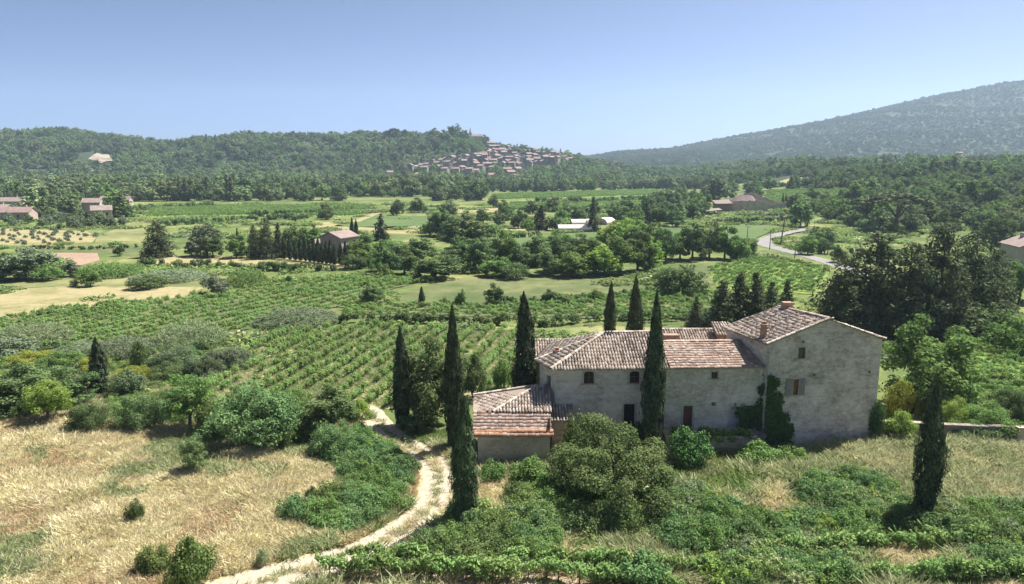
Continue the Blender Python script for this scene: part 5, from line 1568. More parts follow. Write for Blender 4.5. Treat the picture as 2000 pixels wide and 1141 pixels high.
# ------------------------------------------------------------------ trees of the middle distance
mid = [
 ('broadleaf_tree', 'cedar', 'pine_leaf', 310, 502, 66, 64, 'isolated dark spreading evergreen on the straw strip, left valley'),
 ('broadleaf_tree', 'round', 'grey_leaf', 405, 500, 62, 68, 'silvery willow clump right of the isolated dark evergreen'),
 ('broadleaf_tree', 'round', 'oak_leaf', 416, 503, 42, 42, 'small dark tree in front of the silvery willow'),
 ('broadleaf_tree', 'round', 'grey_leaf', 375, 500, 34, 30, 'small silvery tree left of the willow clump'),
 ('broadleaf_tree', 'round', 'green_leaf', 462, 504, 44, 46, 'round green tree between willow and dark conifer clump'),
 ('conifer_tree', 'cone', 'pine_leaf', 466, 500, 52, 18, 'thin dark conifer rising behind the round green tree'),
 ('conifer_tree', 'cedar', 'pine_leaf', 497, 503, 60, 34, 'dark conifer at the left of the clump beside the cypress row'),
 ('conifer_tree', 'cedar', 'pine_leaf', 520, 505, 76, 44, 'tallest dark conifer of the clump beside the cypress row'),
 ('conifer_tree', 'cone', 'pine_leaf', 545, 503, 64, 34, 'dark conifer at the right of the clump beside the cypress row'),
 ('broadleaf_tree', 'round', 'oak_leaf', 574, 500, 56, 52, 'green tree behind the left end of the cypress row'),
 ('broadleaf_tree', 'round', 'green_leaf', 604, 496, 56, 50, 'lighter green tree behind the middle of the cypress row'),
 ('cypress_tree', 'cyp', 'cypress_leaf', 689, 492, 66, 12, 'taller of two slim cypresses right of the country house'),
 ('cypress_tree', 'cyp', 'cypress_leaf', 697, 490, 60, 12, 'shorter of two slim cypresses right of the country house'),
 ('broadleaf_tree', 'round', 'oak_leaf', 706, 490, 38, 50, 'dark round tree at foot of the two slim cypresses'),
 ('conifer_tree', 'cone', 'pine_leaf', 745, 470, 50, 36, 'broad dark conifer by the straw field, middle left of valley'),
 ('conifer_tree', 'cone', 'pine_leaf', 1056, 449, 46, 46, 'broad dark conifer left of the white tunnel sheds'),
 ('conifer_tree', 'cone', 'pine_leaf', 1158, 452, 64, 30, 'tall dark conifer between the white tunnel sheds'),
 ('conifer_tree', 'cone', 'pine_leaf', 1262, 440, 46, 34, 'dark conifer in the valley right of the white tunnel sheds'),
 ('broadleaf_tree', 'round', 'grey_leaf', 1396, 398, 52, 56, 'large grey green tree above the dark barn'),
 ('cypress_tree', 'cyp', 'cypress_leaf', 1528, 408, 30, 6, 'tiny twin cypress at the right end of the ruin, left one'),
 ('cypress_tree', 'cyp', 'cypress_leaf', 1534, 408, 28, 6, 'tiny twin cypress at the right end of the ruin, right one'),
 ('broadleaf_tree', 'round', 'oak_leaf', 1580, 402, 34, 34, 'round tree standing in the bright field above the ruin'),
 ('pine_tree', 'umb', 'pine_leaf', 1750, 452, 72, 110, 'umbrella pine with bare trunk on the wooded slope'),
 ('pine_tree', 'umb', 'pine_leaf', 1690, 440, 52, 80, 'second umbrella pine left of the bare trunked one'),
 # single shrubs in the meadow behind the vines
 ('shrub', 'round', 'oak_leaf', 725, 596, 38, 48, 'dark round bush at the left corner of the grey green meadow'),
 ('shrub', 'cyp', 'cypress_leaf', 824, 600, 40, 13, 'thin dark stump like tree at the meadow edge'),
 ('shrub', 'round', 'green_leaf', 900, 602, 36, 22, 'small light tree behind the tip of the tallest cypress'),
 ('shrub', 'round', 'oak_leaf', 966, 598, 44, 40, 'dark round tree at the front edge of the grey green meadow'),
 ('shrub', 'bush', 'green_leaf', 868, 600, 20, 24, 'tiny bush left of the tip of the tallest cypress'),
 ('shrub', 'round', 'oak_leaf', 1070, 595, 30, 30, 'small dark tree right of the broad cypress tip'),
 ('shrub', 'bush', 'oak_leaf', 1105, 594, 16, 28, 'low bush right of the small dark tree at the vine strip'),
 ('shrub', 'bush', 'oak_leaf', 1135, 590, 16, 30, 'low bush further right along the vine strip'),
 ('shrub', 'bush', 'green_leaf', 1162, 588, 24, 34, 'pointed bush left of the smaller slender cypress'),
 ('shrub', 'round', 'grey_leaf', 424, 578, 42, 50, 'lone grey green bush at the top of the left vineyard'),
 ('shrub', 'bush', 'oak_leaf', 288, 563, 26, 74, 'low dark double bush on the left meadow'),
 ('shrub', 'round', 'green_leaf', 177, 560, 36, 38, 'round bright bush on the left meadow'),
 ('shrub', 'bush', 'oak_leaf', 148, 560, 16, 24, 'small dark bush left of the round bright one'),
 ('shrub', 'round', 'grey_leaf', 50, 546, 62, 100, 'big grey green tree mass at left edge of the fields'),
 ('shrub', 'round', 'oak_leaf', 5, 548, 60, 60, 'dark tree cut by left edge in the fields'),
 ('shrub', 'bush', 'green_leaf', 90, 548, 30, 60, 'green bush right of the big grey green mass'),
 ('shrub', 'round', 'grey_leaf', 138, 540, 30, 40, 'pale round bush between the big mass and the reeds'),
 ('shrub', 'bush', 'green_leaf', 564, 560, 22, 20, 'small upright bush right of the green reed thicket'),
 ('shrub', 'round', 'oak_leaf', 234, 500, 22, 22, 'small round tree on the pale green strip'),
 # bank behind the vine strip at right
 ('shrub', 'bush', 'oak_leaf', 1330, 578, 58, 100, 'large grey green bush mound at the corner of the bright vineyard'),
 ('shrub', 'bush', 'green_leaf', 1300, 566, 44, 50, 'lighter bush left of the large mound by the bright vineyard'),
 # dark little conifers behind the wing
 ('conifer_tree', 'cone', 'pine_leaf', 1358, 648, 68, 46, 'lone pointed conifer behind the red roof, left of the clump'),
 ('conifer_tree', 'cone', 'pine_leaf', 1408, 652, 100, 84, 'first dark pointed conifer of the clump behind the red roof'),
 ('conifer_tree', 'cone', 'pine_leaf', 1440, 650, 112, 84, 'tallest dark pointed conifer of the clump behind the red roof'),
 ('conifer_tree', 'cone', 'pine_leaf', 1472, 650, 114, 80, 'dark pointed conifer right of the tallest in the clump'),
 ('conifer_tree', 'cone', 'pine_leaf', 1502, 648, 94, 72, 'dark pointed conifer left of the brick chimney'),
 ('conifer_tree', 'cone', 'pine_leaf', 1532, 642, 90, 52, 'thin dark conifer just behind the brick chimney'),
 # big cedars
 ('cedar_tree', 'cedar', 'pine_leaf', 1640, 655, 150, 130, 'leftmost of the big dark cedars behind the gable house'),
 ('cedar_tree', 'cedar', 'pine_leaf', 1700, 650, 185, 150, 'tall dark cedar second from left behind the gable house'),
 ('cedar_tree', 'cedar', 'pine_leaf', 1765, 655, 172, 140, 'dark cedar in the middle of the big group'),
 ('cedar_tree', 'cedar', 'pine_leaf', 1828, 652, 198, 150, 'tallest dark cedar above the round leafy tree'),
 ('cedar_tree', 'cedar', 'pine_leaf', 1892, 640, 178, 140, 'dark cedar right of the tallest, with rusty boughs'),
 ('cedar_tree', 'cedar', 'pine_leaf', 1935, 622, 130, 90, 'smaller dark cedar at the right end of the big group'),
 ('shrub', 'bush', 'oak_leaf', 1935, 660, 64, 130, 'dense green bush bank under the right end of the cedars'),
 ('shrub', 'bush', 'green_leaf', 1985, 690, 70, 120, 'green bush bank at the right edge above the bright vineyard'),
 ('shrub', 'bush', 'green_leaf', 1905, 640, 40, 80, 'leafy bush between cedars and bush bank'),
 ('broadleaf_tree', 'round', 'green_leaf', 1990, 590, 80, 70, 'round green tree at the right edge below the beige house'),
 ('broadleaf_tree', 'round', 'oak_leaf', 1952, 480, 60, 60, 'dark tree left of the beige house at right edge'),
]
for t in mid:
    cat = TR if 'tree' in t[0] else SH
    plant(t[0], *t[1:7], t[7], cat)

# row of little cypresses before the country house
ORD = ['first', 'second', 'third', 'fourth', 'fifth', 'sixth', 'seventh', 'eighth', 'ninth', 'tenth', 'eleventh', 'twelfth', 'thirteenth', 'fourteenth', 'fifteenth', 'sixteenth', 'seventeenth', 'eighteenth', 'nineteenth', 'twentieth',
       'twenty-first', 'twenty-second', 'twenty-third', 'twenty-fourth', 'twenty-fifth', 'twenty-sixth', 'twenty-seventh', 'twenty-eighth', 'twenty-ninth', 'thirtieth']
xs = [556, 567, 578, 588, 597, 606, 614, 622, 630, 638, 646, 654, 666, 676]
for i, x in enumerate(xs):
    plant('cypress_tree', 'cyp', 'cypress_leaf', x, 506 + (x - 556) * 0.115, 44 + 5 * math.sin(i * 2.1), 12, ORD[i] + ' little dark cypress from left in the row before the country house', TR, 'little cypress row', variants=2)

# tree belt across the middle of the valley
belt = [
 (752, 500, 30, 44, 'g'), (762, 538, 62, 62, 'o'), (790, 535, 52, 60, 'o'), (738, 530, 26, 36, 'g'), (820, 512, 44, 70, 'o'), (850, 545, 42, 96, 'o'), (880, 532, 40, 60, 'o'),
 (752, 544, 26, 34, 'g'), (905, 520, 56, 60, 'o'), (935, 530, 60, 64, 'o'), (970, 540, 34, 70, 'g'), (985, 522, 68, 62, 'g'), (1020, 535, 54, 60, 'o'), (1045, 520, 56, 60, 'o'), (1005, 545, 30, 60, 'o'),
 (1072, 538, 48, 60, 'o'), (1095, 530, 62, 70, 'o'), (1120, 540, 46, 76, 'g'), (1150, 532, 62, 70, 'g'), (1180, 538, 54, 70, 'b'), (1210, 534, 66, 80, 'g'), (1245, 530, 72, 70, 'o'), (1268, 528, 58, 56, 'b'),
 (1195, 482, 46, 60, 'b'), (1220, 486, 54, 70, 'b'), (1250, 492, 56, 60, 'g'), (1280, 500, 60, 64, 'g'), (1090, 492, 40, 60, 'g'), (1130, 500, 40, 60, 'o'),
 (1300, 512, 60, 56, 'o'), (1328, 506, 50, 52, 'g'), (1352, 508, 66, 60, 'o'), (1385, 504, 66, 60, 'o'), (1415, 506, 60, 56, 'g'), (1440, 508, 44, 52, 'g'), (1462, 504, 34, 40, 'o'),
 (912, 470, 48, 84, 'o'), (862, 462, 56, 52, 'o'), (885, 466, 40, 56, 'o'), (840, 460, 28, 40, 'g'), (960, 462, 22, 36, 'g'), (1012, 446, 32, 36, 'o'), (1030, 452, 24, 30, 'g'),
 (1085, 450, 26, 34, 'o'), (700, 512, 40, 60, 'g'), (720, 520, 32, 50, 'g'), (690, 525, 26, 50, 'o'), (1100, 430, 20, 34, 'g'), (1205, 432, 34, 50, 'o'), (1228, 428, 36, 50, 'o'), (1240, 442, 30, 44, 'g'),
]
KM = dict(g='green_leaf', o='oak_leaf', b='bright_leaf', w='wood_leaf')
KL = dict(g='mid green rounded tree from left in the belt across the valley', o='dark green rounded tree from left in the belt across the valley', b='bright green rounded tree from left in the belt across the valley')
belt.sort()
kn = dict(g=0, o=0, b=0)
for px, b, h, w, k in belt:
    kn[k] += 1
    plant('broadleaf_tree', 'round' if h > 30 else 'bush', KM[k], px, b, h * 1.05, w, ORD[kn[k] - 1] + ' ' + KL[k], TR, 'trees of the mid valley belt, ' + KM[k].split('_')[0])

# woods left of the ruin
g9 = np.random.default_rng(21)
def wood(poly_px, n, label, group, hm=(6, 10), mats=('oak_leaf', 'green_leaf', 'oak_leaf', 'wood_leaf'), mind=6.0, shapes=('round',), name='broadleaf_tree'):
    w = wpoly(poly_px)
    pts = []
    tries = 0
    while len(pts) < n and tries < n * 60:
        tries += 1
        q = rand_in(w, 1)[0]
        if any(inside(f, q[0:1], q[1:2])[0] for f in FIELDS): continue
        if all((q[0] - p[0]) ** 2 + (q[1] - p[1]) ** 2 > mind ** 2 for p in pts): pts.append(q)
    for q in pts:
        h = hm[0] + (hm[1] - hm[0]) * g9.random()
        plant(name, shapes[int(g9.integers(len(shapes)))], mats[int(g9.integers(len(mats)))], 0, 0, 0, 0, label, TR, group, at=(q[0], q[1], float(T(q[0], q[1])) - 0.2), size=(h, h * (0.85 + 0.4 * g9.random())))
wood([(1250, 445), (1265, 400), (1300, 388), (1390, 392), (1400, 410), (1370, 425), (1370, 445)], 28, 'tree in the dark wood between tunnel sheds and ruined farm', 'wood left of the ruin', (6, 9), mind=5)
wood([(1540, 440), (1570, 405), (1660, 395), (1690, 350), (1800, 322), (2060, 300), (2060, 500), (1960, 478), (1800, 480), (1640, 490), (1600, 470), (1590, 450)], 170,
     'tree in the dense wood covering the slope above the road', 'wood on the slope above the road', (6.5, 11), ('oak_leaf', 'green_leaf', 'green_leaf', 'fig_leaf', 'green_leaf', 'bright_leaf', 'oak_leaf'), mind=7.5)
wood([(1560, 500), (1590, 470), (1640, 480), (1640, 520), (1610, 505)], 9, 'small tree on the bank just right of the road bend', 'bank trees by the road', (3.5, 5.5), mind=3.5)
wood([(0, 440), (0, 425), (80, 420), (160, 425), (250, 440), (240, 446), (120, 448)], 44, 'small grey olive tree in the row below the far left farmstead', 'olives below the left farmstead', (2.5, 4.5), ('grey_leaf', 'grey_leaf', 'oak_leaf'), mind=4)
wood([(60, 425), (70, 398), (170, 392), (270, 398), (290, 412), (262, 418), (240, 425), (175, 430)], 22, 'tree beside the far left farmstead', 'trees of the left farmstead', (6, 11), mind=6, shapes=('round', 'round', 'cone'))
wood([(560, 430), (740, 412), (1000, 404), (1240, 420), (1240, 430), (960, 445), (860, 425), (640, 432)], 30, 'small tree along the field borders of the mid valley', 'field border trees', (3.5, 7), mind=8)
wood([(1420, 380), (1420, 352), (1500, 345), (1650, 350), (1690, 365), (1500, 372), (1480, 400)], 24, 'tree between small fields above the ruined farm', 'trees above the ruin', (5, 9), mind=7, shapes=('round', 'round', 'round', 'cone'))

# hedges
H = [
 ([(655, 630), (760, 632), (900, 632), (1055, 638)], 1.4, 1.6, 'oak_leaf', 'dark low hedge along the far end of the near vineyard', 0.16, 260),
 ([(1060, 638), (1180, 626), (1300, 624), (1420, 622)], 1.5, 1.8, 'oak_leaf', 'hedge running behind the hipped roof toward the dark conifers', 0.16, 240),
 ([(975, 598), (1100, 590), (1190, 584), (1290, 572)], 1.3, 1.8, 'oak_leaf', 'ragged hedge at the front of the grey green meadow', 0.18, 200),
 ([(700, 560), (790, 556), (860, 548)], 0.9, 1.5, 'green_leaf', 'low hedge line at the top of the left vineyard', 0.18, 120),
 ([(270, 520), (420, 524), (560, 530), (680, 528)], 1.8, 2.5, 'oak_leaf', 'long hedge below the straw strip and the cypress row', 0.22, 150),
 ([(985, 416), (1100, 414), (1260, 410)], 2.6, 3.5, 'oak_leaf', 'hedge between far vineyards near the tunnel sheds', 0.4, 70),
 ([(1030, 398), (1150, 397), (1290, 392), (1440, 386)], 3.6, 5, 'oak_leaf', 'thick dark hedge between the two farthest vineyards', 0.45, 70),
 ([(300, 442), (420, 436), (560, 428), (600, 432)], 2.4, 3.5, 'oak_leaf', 'hedge under the far left vineyard', 0.4, 70),
 ([(480, 424), (600, 420), (690, 412)], 2.6, 3.5, 'oak_leaf', 'hedge above the country house fields', 0.4, 70),
 ([(240, 418), (300, 408), (420, 405)], 2.8, 4, 'oak_leaf', 'dark hedge right of the far left farmstead', 0.4, 70),
 ([(1405, 438), (1480, 436), (1570, 428)], 2.0, 2.6, 'oak_leaf', 'dark hedge across the slope below the ruin', 0.35, 90),
 ([(60, 486), (160, 488), (270, 484)], 1.0, 1.8, 'oak_leaf', 'thin dark hedge above the ploughed field', 0.22, 100),
 ([(855, 472), (920, 468), (1060, 462)], 1.6, 2.4, 'oak_leaf', 'dark hedge at the near side of the dark round grove', 0.3, 90),
 ([(1490, 366), (1600, 362), (1690, 368)], 3.0, 4, 'oak_leaf', 'dark hedge above the bright field', 0.45, 60),
 ([(1400, 352), (1500, 342), (1640, 334)], 3.5, 5, 'oak_leaf', 'long dark hedge high above the ruin', 0.5, 50),
 ([(1440, 425), (1500, 424), (1560, 418)], 1.6, 3.0, 'grey_leaf', 'pale scrub strip along the foot of the ruined farm', 0.3, 90),
 ([(1430, 506), (1500, 500), (1600, 524)], 1.0, 1.8, 'wild_blade', 'weedy bank between road and bright vineyard', 0.2, 110),
]
for px, h, w, m, lab, lf, dn in H:
    hedge('hedge', px, h, w, m, lab, lf, dn, group='field hedges')

# ------------------------------------------------------------------ vines
def vine_mesh(g, n=420, leaf=0.085, L=1.15, Hh=1.25, Wd=0.62):
    cen = np.stack([(g.random(16) - 0.5) * L, (g.random(16) - 0.5) * Wd * 0.6, Hh * (0.45 + 0.42 * g.random(16))], 1)
    rad = 0.16 + 0.1 * g.random(16)
    v, f = clump_leaves(cen, rad, n, leaf, g, 1.0, 0.4, 0.4, 0.9)
    # a few shoots standing out
    for i in range(5):
        b = cen[i]; d = np.array([g.normal() * 0.5, g.normal() * 0.4, 1.0]); d /= np.linalg.norm(d)
        s = b + d * np.linspace(0.15, 0.55, 9)[:, None]
        v2, f2 = leaf_quads(s, rvec(9, g), np.full(9, leaf * 0.75), g)
        f = np.concatenate([f, f2 + len(v)]); v = np.concatenate([v, v2])
    tr = MB().tube([(0, 0, -0.1), (0.04, 0.02, 0.3), (0, 0, 0.7)], [0.045, 0.035, 0.03], 5)
    return np_mesh('foliage', v, f, M['vine_leaf']), make_mesh('trunk', tr.v, tr.f, M['bark'], smooth=True)
VINES = [vine_mesh(np.random.default_rng(40 + i)) for i in range(4)]
FARVINE = [vine_mesh(np.random.default_rng(50 + i), 130, 0.19, 2.2, 1.25, 0.9)[0] for i in range(3)]

def rows(poly, ang, spacing, step, jit=0.12, gap=0.06):
    """points along parallel rows; ang from +Y towards +X"""
    poly = np.asarray(poly)[:, :2]
    d = np.array([math.sin(ang), math.cos(ang)]); n = np.array([d[1], -d[0]])
    s, t = poly @ d, poly @ n
    A, B = np.meshgrid(np.arange(s.min(), s.max(), step), np.arange(t.min(), t.max(), spacing))
    A = A.ravel() + rng.normal(size=A.size) * jit; B = B.ravel() + rng.normal(size=B.size) * 0.05
    q = A[:, None] * d + B[:, None] * n
    ok = inside(poly, q[:, 0], q[:, 1]) & (rng.random(len(q)) > gap) & in_view(q[:, 0], q[:, 1])
    return q[ok]

near_v = []          # (x, y, yaw, region)
ROWANG = math.radians(12)
for q in rows(W_NEARV, ROWANG, 1.9, 1.1, gap=0.12): near_v.append((q[0], q[1], ROWANG, 0))
for q in rows(W_RIGHTV, math.radians(-55), 2.0, 1.0): near_v.append((q[0], q[1], math.radians(-55), 1))
for q in rows(W_BANDV, math.radians(80), 2.0, 1.2): near_v.append((q[0], q[1], math.radians(80), 2))
for q in rows(W_LEFTV, math.radians(28), 2.1, 1.25): near_v.append((q[0], q[1], math.radians(28), 3))
for q in rows(W_BRIGHTV, math.radians(-62), 2.2, 1.25): near_v.append((q[0], q[1], math.radians(-62), 4))
# rows at the very front
FRONT = [((625, 1124), (760, 1126)), ((760, 1126), (890, 1134)), ((890, 1134), (1010, 1150)), ((690, 1100), (860, 1106)), ((905, 1124), (1080, 1134)), ((1080, 1134), (1330, 1158)),
         ((990, 1104), (1180, 1116)), ((1180, 1116), (1420, 1132)), ((1420, 1132), (1700, 1142)), ((1700, 1140), (1990, 1138)), ((1500, 1092), (1760, 1078)), ((1760, 1078), (1940, 1070))]
for a, b in FRONT:
    p, q = ground(*a), ground(*b)
    n = int(np.linalg.norm(q - p) / 0.8)
    yaw = math.atan2(q[0] - p[0], q[1] - p[1])
    for i in range(n):
        w = p + (q - p) * (i + 0.3 + 0.4 * rng.random()) / n
        near_v.append((w[0], w[1] + rng.normal() * 0.1, yaw, 5))
near_v = np.array(near_v)
d2 = near_v[:, 0] ** 2 + near_v[:, 1] ** 2
front = near_v[:, 3] == 5
order = np.argsort(np.where(near_v[:, 3] == 0, d2 * 0.9, d2) - front * 1e6)
single, rest = order[:300], order[300:]
VLAB = {0: ('leafy grapevine in the diagonal rows of the vineyard left of the farmhouse', 'grapevines of the near vineyard'), 1: ('leafy grapevine in the bright plot behind the garden wall', 'grapevines behind the garden wall'),
        5: ('leafy grapevine in the short rows along the bottom edge of the picture', 'grapevines of the front rows'), 2: ('leafy grapevine in the strip behind the farm', 'grapevines of the strip'),
        3: ('leafy grapevine in the wide left vineyard', 'grapevines of the left vineyard'), 4: ('leafy grapevine in the bright vineyard below the road', 'grapevines below the road')}
for k in single:
    x, y, a, reg = near_v[k]
    lab, grp = VLAB[int(reg)]
    o = empty('grapevine', (x, y, float(T(x, y))), lab, 'grapevine', grp)
    s = 0.7 + 0.4 * rng.random()
    if reg == 5: s *= 1.15
    o.rotation_euler = (0, 0, math.pi / 2 - a + rng.normal() * 0.15)
    o.scale = (s, s * 1.1, s)
    fm, tm = VINES[int(rng.integers(4))]
    for nm, me in (('foliage', fm), ('trunk', tm)):
        c = link(bpy.data.objects.new(nm, me)); c.parent = o
def scat_rows(name, q, yaw, protos, smin, smax, zs=1.0):
    n = len(q)
    pts = np.stack([q[:, 0], q[:, 1], T(q[:, 0], q[:, 1])], 1)
    rot = np.zeros((n, 3)); rot[:, 2] = math.pi / 2 - yaw + rng.normal(size=n) * 0.2
    s = smin + (smax - smin) * rng.random(n)
    scl = np.stack([s, s, s * zs], 1)
    return scatter(name, protos, pts, rot, scl, rng.integers(0, len(protos), n))
R = near_v[rest]
scat_rows('grapevines', R[:, :2], R[:, 2], [v[0] for v in VINES], 0.7, 1.15)
fv = []
for w, ang in zip(FARV + [W_RUINV], (1.2, 1.25, 1.3, 1.3, 1.2)):
    q = rows(w, ang, 3.2, 2.2, 0.3)
    fv.append(np.concatenate([q, np.full((len(q), 1), ang)], 1))
fv = np.concatenate(fv)
scat_rows('far_grapevines', fv[:, :2], fv[:, 2], FARVINE, 0.9, 1.4, 0.85)
q = rows(W_OLIVE, 0.6, 5.0, 4.0, 0.9)
ol = [proto('bush', 'grey_leaf', 2, i, True)[0] for i in range(3)]
scat_rows('olive_saplings', q, np.full(len(q), 1.1), ol, 0.4, 0.7)

# ------------------------------------------------------------------ grasses
def tuft_mesh(g, n, h, spread, width, mat, lean=0.45):
    a = g.random(n) * 2 * math.pi; r = spread * g.random(n) ** 0.6
    base = np.stack([np.cos(a) * r, np.sin(a) * r, np.zeros(n)], 1)
    hh = h * (0.5 + 0.6 * g.random(n))
    d = np.stack([g.normal(size=n) * lean, g.normal(size=n) * lean, np.ones(n)], 1)
    tip = base + d * hh[:, None]
    midp = base + d * hh[:, None] * 0.55; midp[:, 2] += 0.08 * hh
    s = np.cross(d, rvec(n, g)); s /= np.linalg.norm(s, axis=1)[:, None]
    w = width * (0.6 + 0.8 * g.random(n))[:, None]
    v = np.stack([base - s * w * 0.5, midp - s * w * 0.6, tip, midp + s * w * 0.6], 1).reshape(-1, 3)
    return np_mesh('tuft', v, np.arange(4 * n).reshape(-1, 4), M[mat])
gt = np.random.default_rng(77)
STRAW = [tuft_mesh(gt, 64, 0.4, 0.34, 0.024, 'straw_blade', 0.6) for _ in range(4)]
RUST = [tuft_mesh(gt, 60, 0.34, 0.34, 0.024, 'rust_blade', 0.6) for _ in range(2)]
GREEN = [tuft_mesh(gt, 40, 0.38, 0.3, 0.04, 'grass_blade', 0.55) for _ in range(3)]
WILD = [tuft_mesh(gt, 40, 0.5, 0.3, 0.035, 'wild_blade', 0.5) for _ in range(3)]

def near_track(q, pad=0.15):
    d = np.full(len(q), 9.0)
    for p, w in zip(TRACK, TRACK_W):
        d = np.minimum(d, np.hypot(q[:, 0] - p[0], q[:, 1] - p[1]) - w / 2)
    return d < pad
BLD = [[(-2.7, 48.6), (3, 48.7), (3.2, 51), (20, 52.4), (29, 53.6), (29, 60), (-3, 60)], [(11.5, 51.1), (18.6, 51.1), (18.6, 54), (11.5, 54)]]
def clear(q):
    ok = ~near_track(q)
    for b in BLD: ok &= ~inside(b, q[:, 0], q[:, 1])
    soil = inside(W_SOIL, q[:, 0], q[:, 1])
    return ok & in_view(q[:, 0], q[:, 1]) & (q[:, 1] > 31) & ~(soil & (rng.random(len(q)) < 0.93))

q = rand_in(W_DRY, 42000); q = q[clear(q)]
n1 = noise2(q[:, 0], q[:, 1], 5.0, 1) * 0.6 + noise2(q[:, 0], q[:, 1], 1.8, 2) * 0.4
n2 = noise2(q[:, 0], q[:, 1], 4.0, 4) * 0.6 + noise2(q[:, 0], q[:, 1], 1.3, 9) * 0.4
idx = rng.integers(0, 4, len(q))
idx = np.where(n2 > 0.60, 4 + rng.integers(0, 2, len(q)), idx)
idx = np.where(n1 > 0.66, 6 + rng.integers(0, 6, len(q)), idx)
idx = np.where(rng.random(len(q)) < 0.05, rng.integers(0, 12, len(q)), idx)
keep = rng.random(len(q)) < (0.55 + 1.1 * noise2(q[:, 0], q[:, 1], 1.6, 6))
q, idx = q[keep], idx[keep]
def grass(name, q, idx, protos, s0, s1):
    n = len(q)
    pts = np.stack([q[:, 0], q[:, 1], T(q[:, 0], q[:, 1]) + 0.02], 1)
    rot = np.zeros((n, 3)); rot[:, 2] = rng.random(n) * 6.283; rot[:, :2] = rng.normal(size=(n, 2)) * 0.12
    s = (s0 + (s1 - s0) * rng.random(n)) * (0.6 + 0.8 * noise2(q[:, 0], q[:, 1], 3.0, 12))
    return scatter(name, protos, pts, rot, np.stack([s * 1.15, s * 1.15, s], 1), idx)
grass('dry_grass', q, idx, STRAW + RUST + GREEN + WILD, 0.5, 1.3)

q = rand_in(W_WILD, 30000); q = q[clear(q)]
n1 = noise2(q[:, 0], q[:, 1], 4.0, 21) * 0.6 + noise2(q[:, 0], q[:, 1], 1.5, 22) * 0.4
idx = np.where(n1 > 0.5, 3 + rng.integers(0, 3, len(q)), np.where(n1 < 0.36, 6 + rng.integers(0, 4, len(q)), rng.integers(0, 3, len(q))))
# the strip below the garden wall is drier
dry = (q[:, 0] > 24) & (q[:, 1] > 44) & (rng.random(len(q)) < 0.55)
idx = np.where(dry, np.where(rng.random(len(q)) < 0.2, 6 + rng.integers(0, 4, len(q)), 3 + rng.integers(0, 3, len(q))), idx)
grass('meadow_grass', q, idx, GREEN + WILD + STRAW, 0.7, 1.5)

# sparse grass in the yard, on the track crown and between the vines
yard = np.concatenate([rand_in(wpoly([(775, 850), (925, 835), (925, 935), (880, 1000), (862, 900)]), 2200), rand_in(wpoly([(0, 850), (0, 690), (440, 690), (500, 760), (720, 810), (640, 870), (400, 852)]), 9000)])
yard = yard[clear(yard)]
crown = []
for i in range(0, len(TRACK)):
    for _ in range(1):
        crown.append(TRACK[i][:2] + rng.normal(size=2) * 0.18)
yard = np.concatenate([yard, np.array(crown)])
yi = np.where(noise2(yard[:, 0], yard[:, 1], 3.0, 31) > 0.5, rng.integers(0, 3, len(yard)), 3 + rng.integers(0, 5, len(yard)))
grass('yard_grass', yard, yi, GREEN + WILD + STRAW, 0.4, 0.95)
vr = rand_in(W_NEARV, 9000); vr = vr[clear(vr)]
grass('vineyard_grass', vr, rng.integers(0, 6, len(vr)), GREEN + WILD, 0.35, 0.8)

# ------------------------------------------------------------------ brambles and undergrowth
def mound_mesh(g, n, leaf, mat, R=1.0, Hh=0.75):
    k = 26
    a = g.random(k) * 2 * math.pi; r = R * g.random(k) ** 0.6 * 0.85
    top = Hh * np.sqrt(np.maximum(0.08, 1 - (r / R) ** 2)) * (0.6 + 0.55 * g.random(k))
    cen = np.stack([np.cos(a) * r, np.sin(a) * r, top * 0.7], 1)
    rad = R * (0.13 + 0.14 * g.random(k))
    v, f = clump_leaves(cen, rad, n, leaf, g, 0.85, 0.5, 0.5, 0.8)
    v[:, 2] = np.maximum(v[:, 2], 0.0)
    return np_mesh('mound', v, f, M[mat])
gm = np.random.default_rng(5)
MOUND = [mound_mesh(gm, n_, l_, 'bramble_leaf') for n_, l_ in ((2600, 0.036), (1900, 0.045), (1500, 0.055), (2300, 0.04))] + [mound_mesh(gm, 2000, 0.042, 'green_leaf') for _ in range(2)] + [mound_mesh(gm, 1300, 0.05, 'grey_leaf', 1.0, 0.6)] + [mound_mesh(gm, 2000, 0.042, 'fig_leaf') for _ in range(2)] + [mound_mesh(gm, 1200, 0.06, 'bright_leaf', 1.0, 0.6), mound_mesh(gm, 1200, 0.06, 'wild_blade', 1.0, 0.55), mound_mesh(gm, 1200, 0.06, 'grass_blade', 1.0, 0.55)]
def brambles(name, q, s0, s1, idx=None, zs=1.0):
    n = len(q)
    pts = np.stack([q[:, 0], q[:, 1], T(q[:, 0], q[:, 1])], 1)
    rot = np.zeros((n, 3)); rot[:, 2] = rng.random(n) * 6.283
    s = s0 + (s1 - s0) * rng.random(n) ** 1.5
    z = s * (0.7 + 0.6 * rng.random(n)) * zs
    return scatter(name, MOUND, pts, rot, np.stack([s, s, z], 1), rng.integers(0, len(MOUND), n) if idx is None else idx)
# weeds standing in the dry meadow
q = rand_in(W_DRY, 420); q = q[clear(q)]
q = q[noise2(q[:, 0], q[:, 1], 5.0, 45) > 0.45]
brambles('meadow_weeds', q, 0.12, 0.42, rng.choice([0, 4, 7, 10, 10, 11, 11], len(q)), 1.0)
# bank left of the track
W_BANK = wpoly([(630, 880), (690, 850), (748, 852), (800, 892), (822, 930), (806, 975), (760, 1015), (700, 1042), (600, 1035), (570, 1012), (640, 985), (690, 950), (660, 915)])
q = rand_in(W_BANK, 330); q = q[~near_track(q, 0.9)]
brambles('bramble_bank', q, 0.5, 1.5, rng.integers(0, 6, len(q)), 1.15)
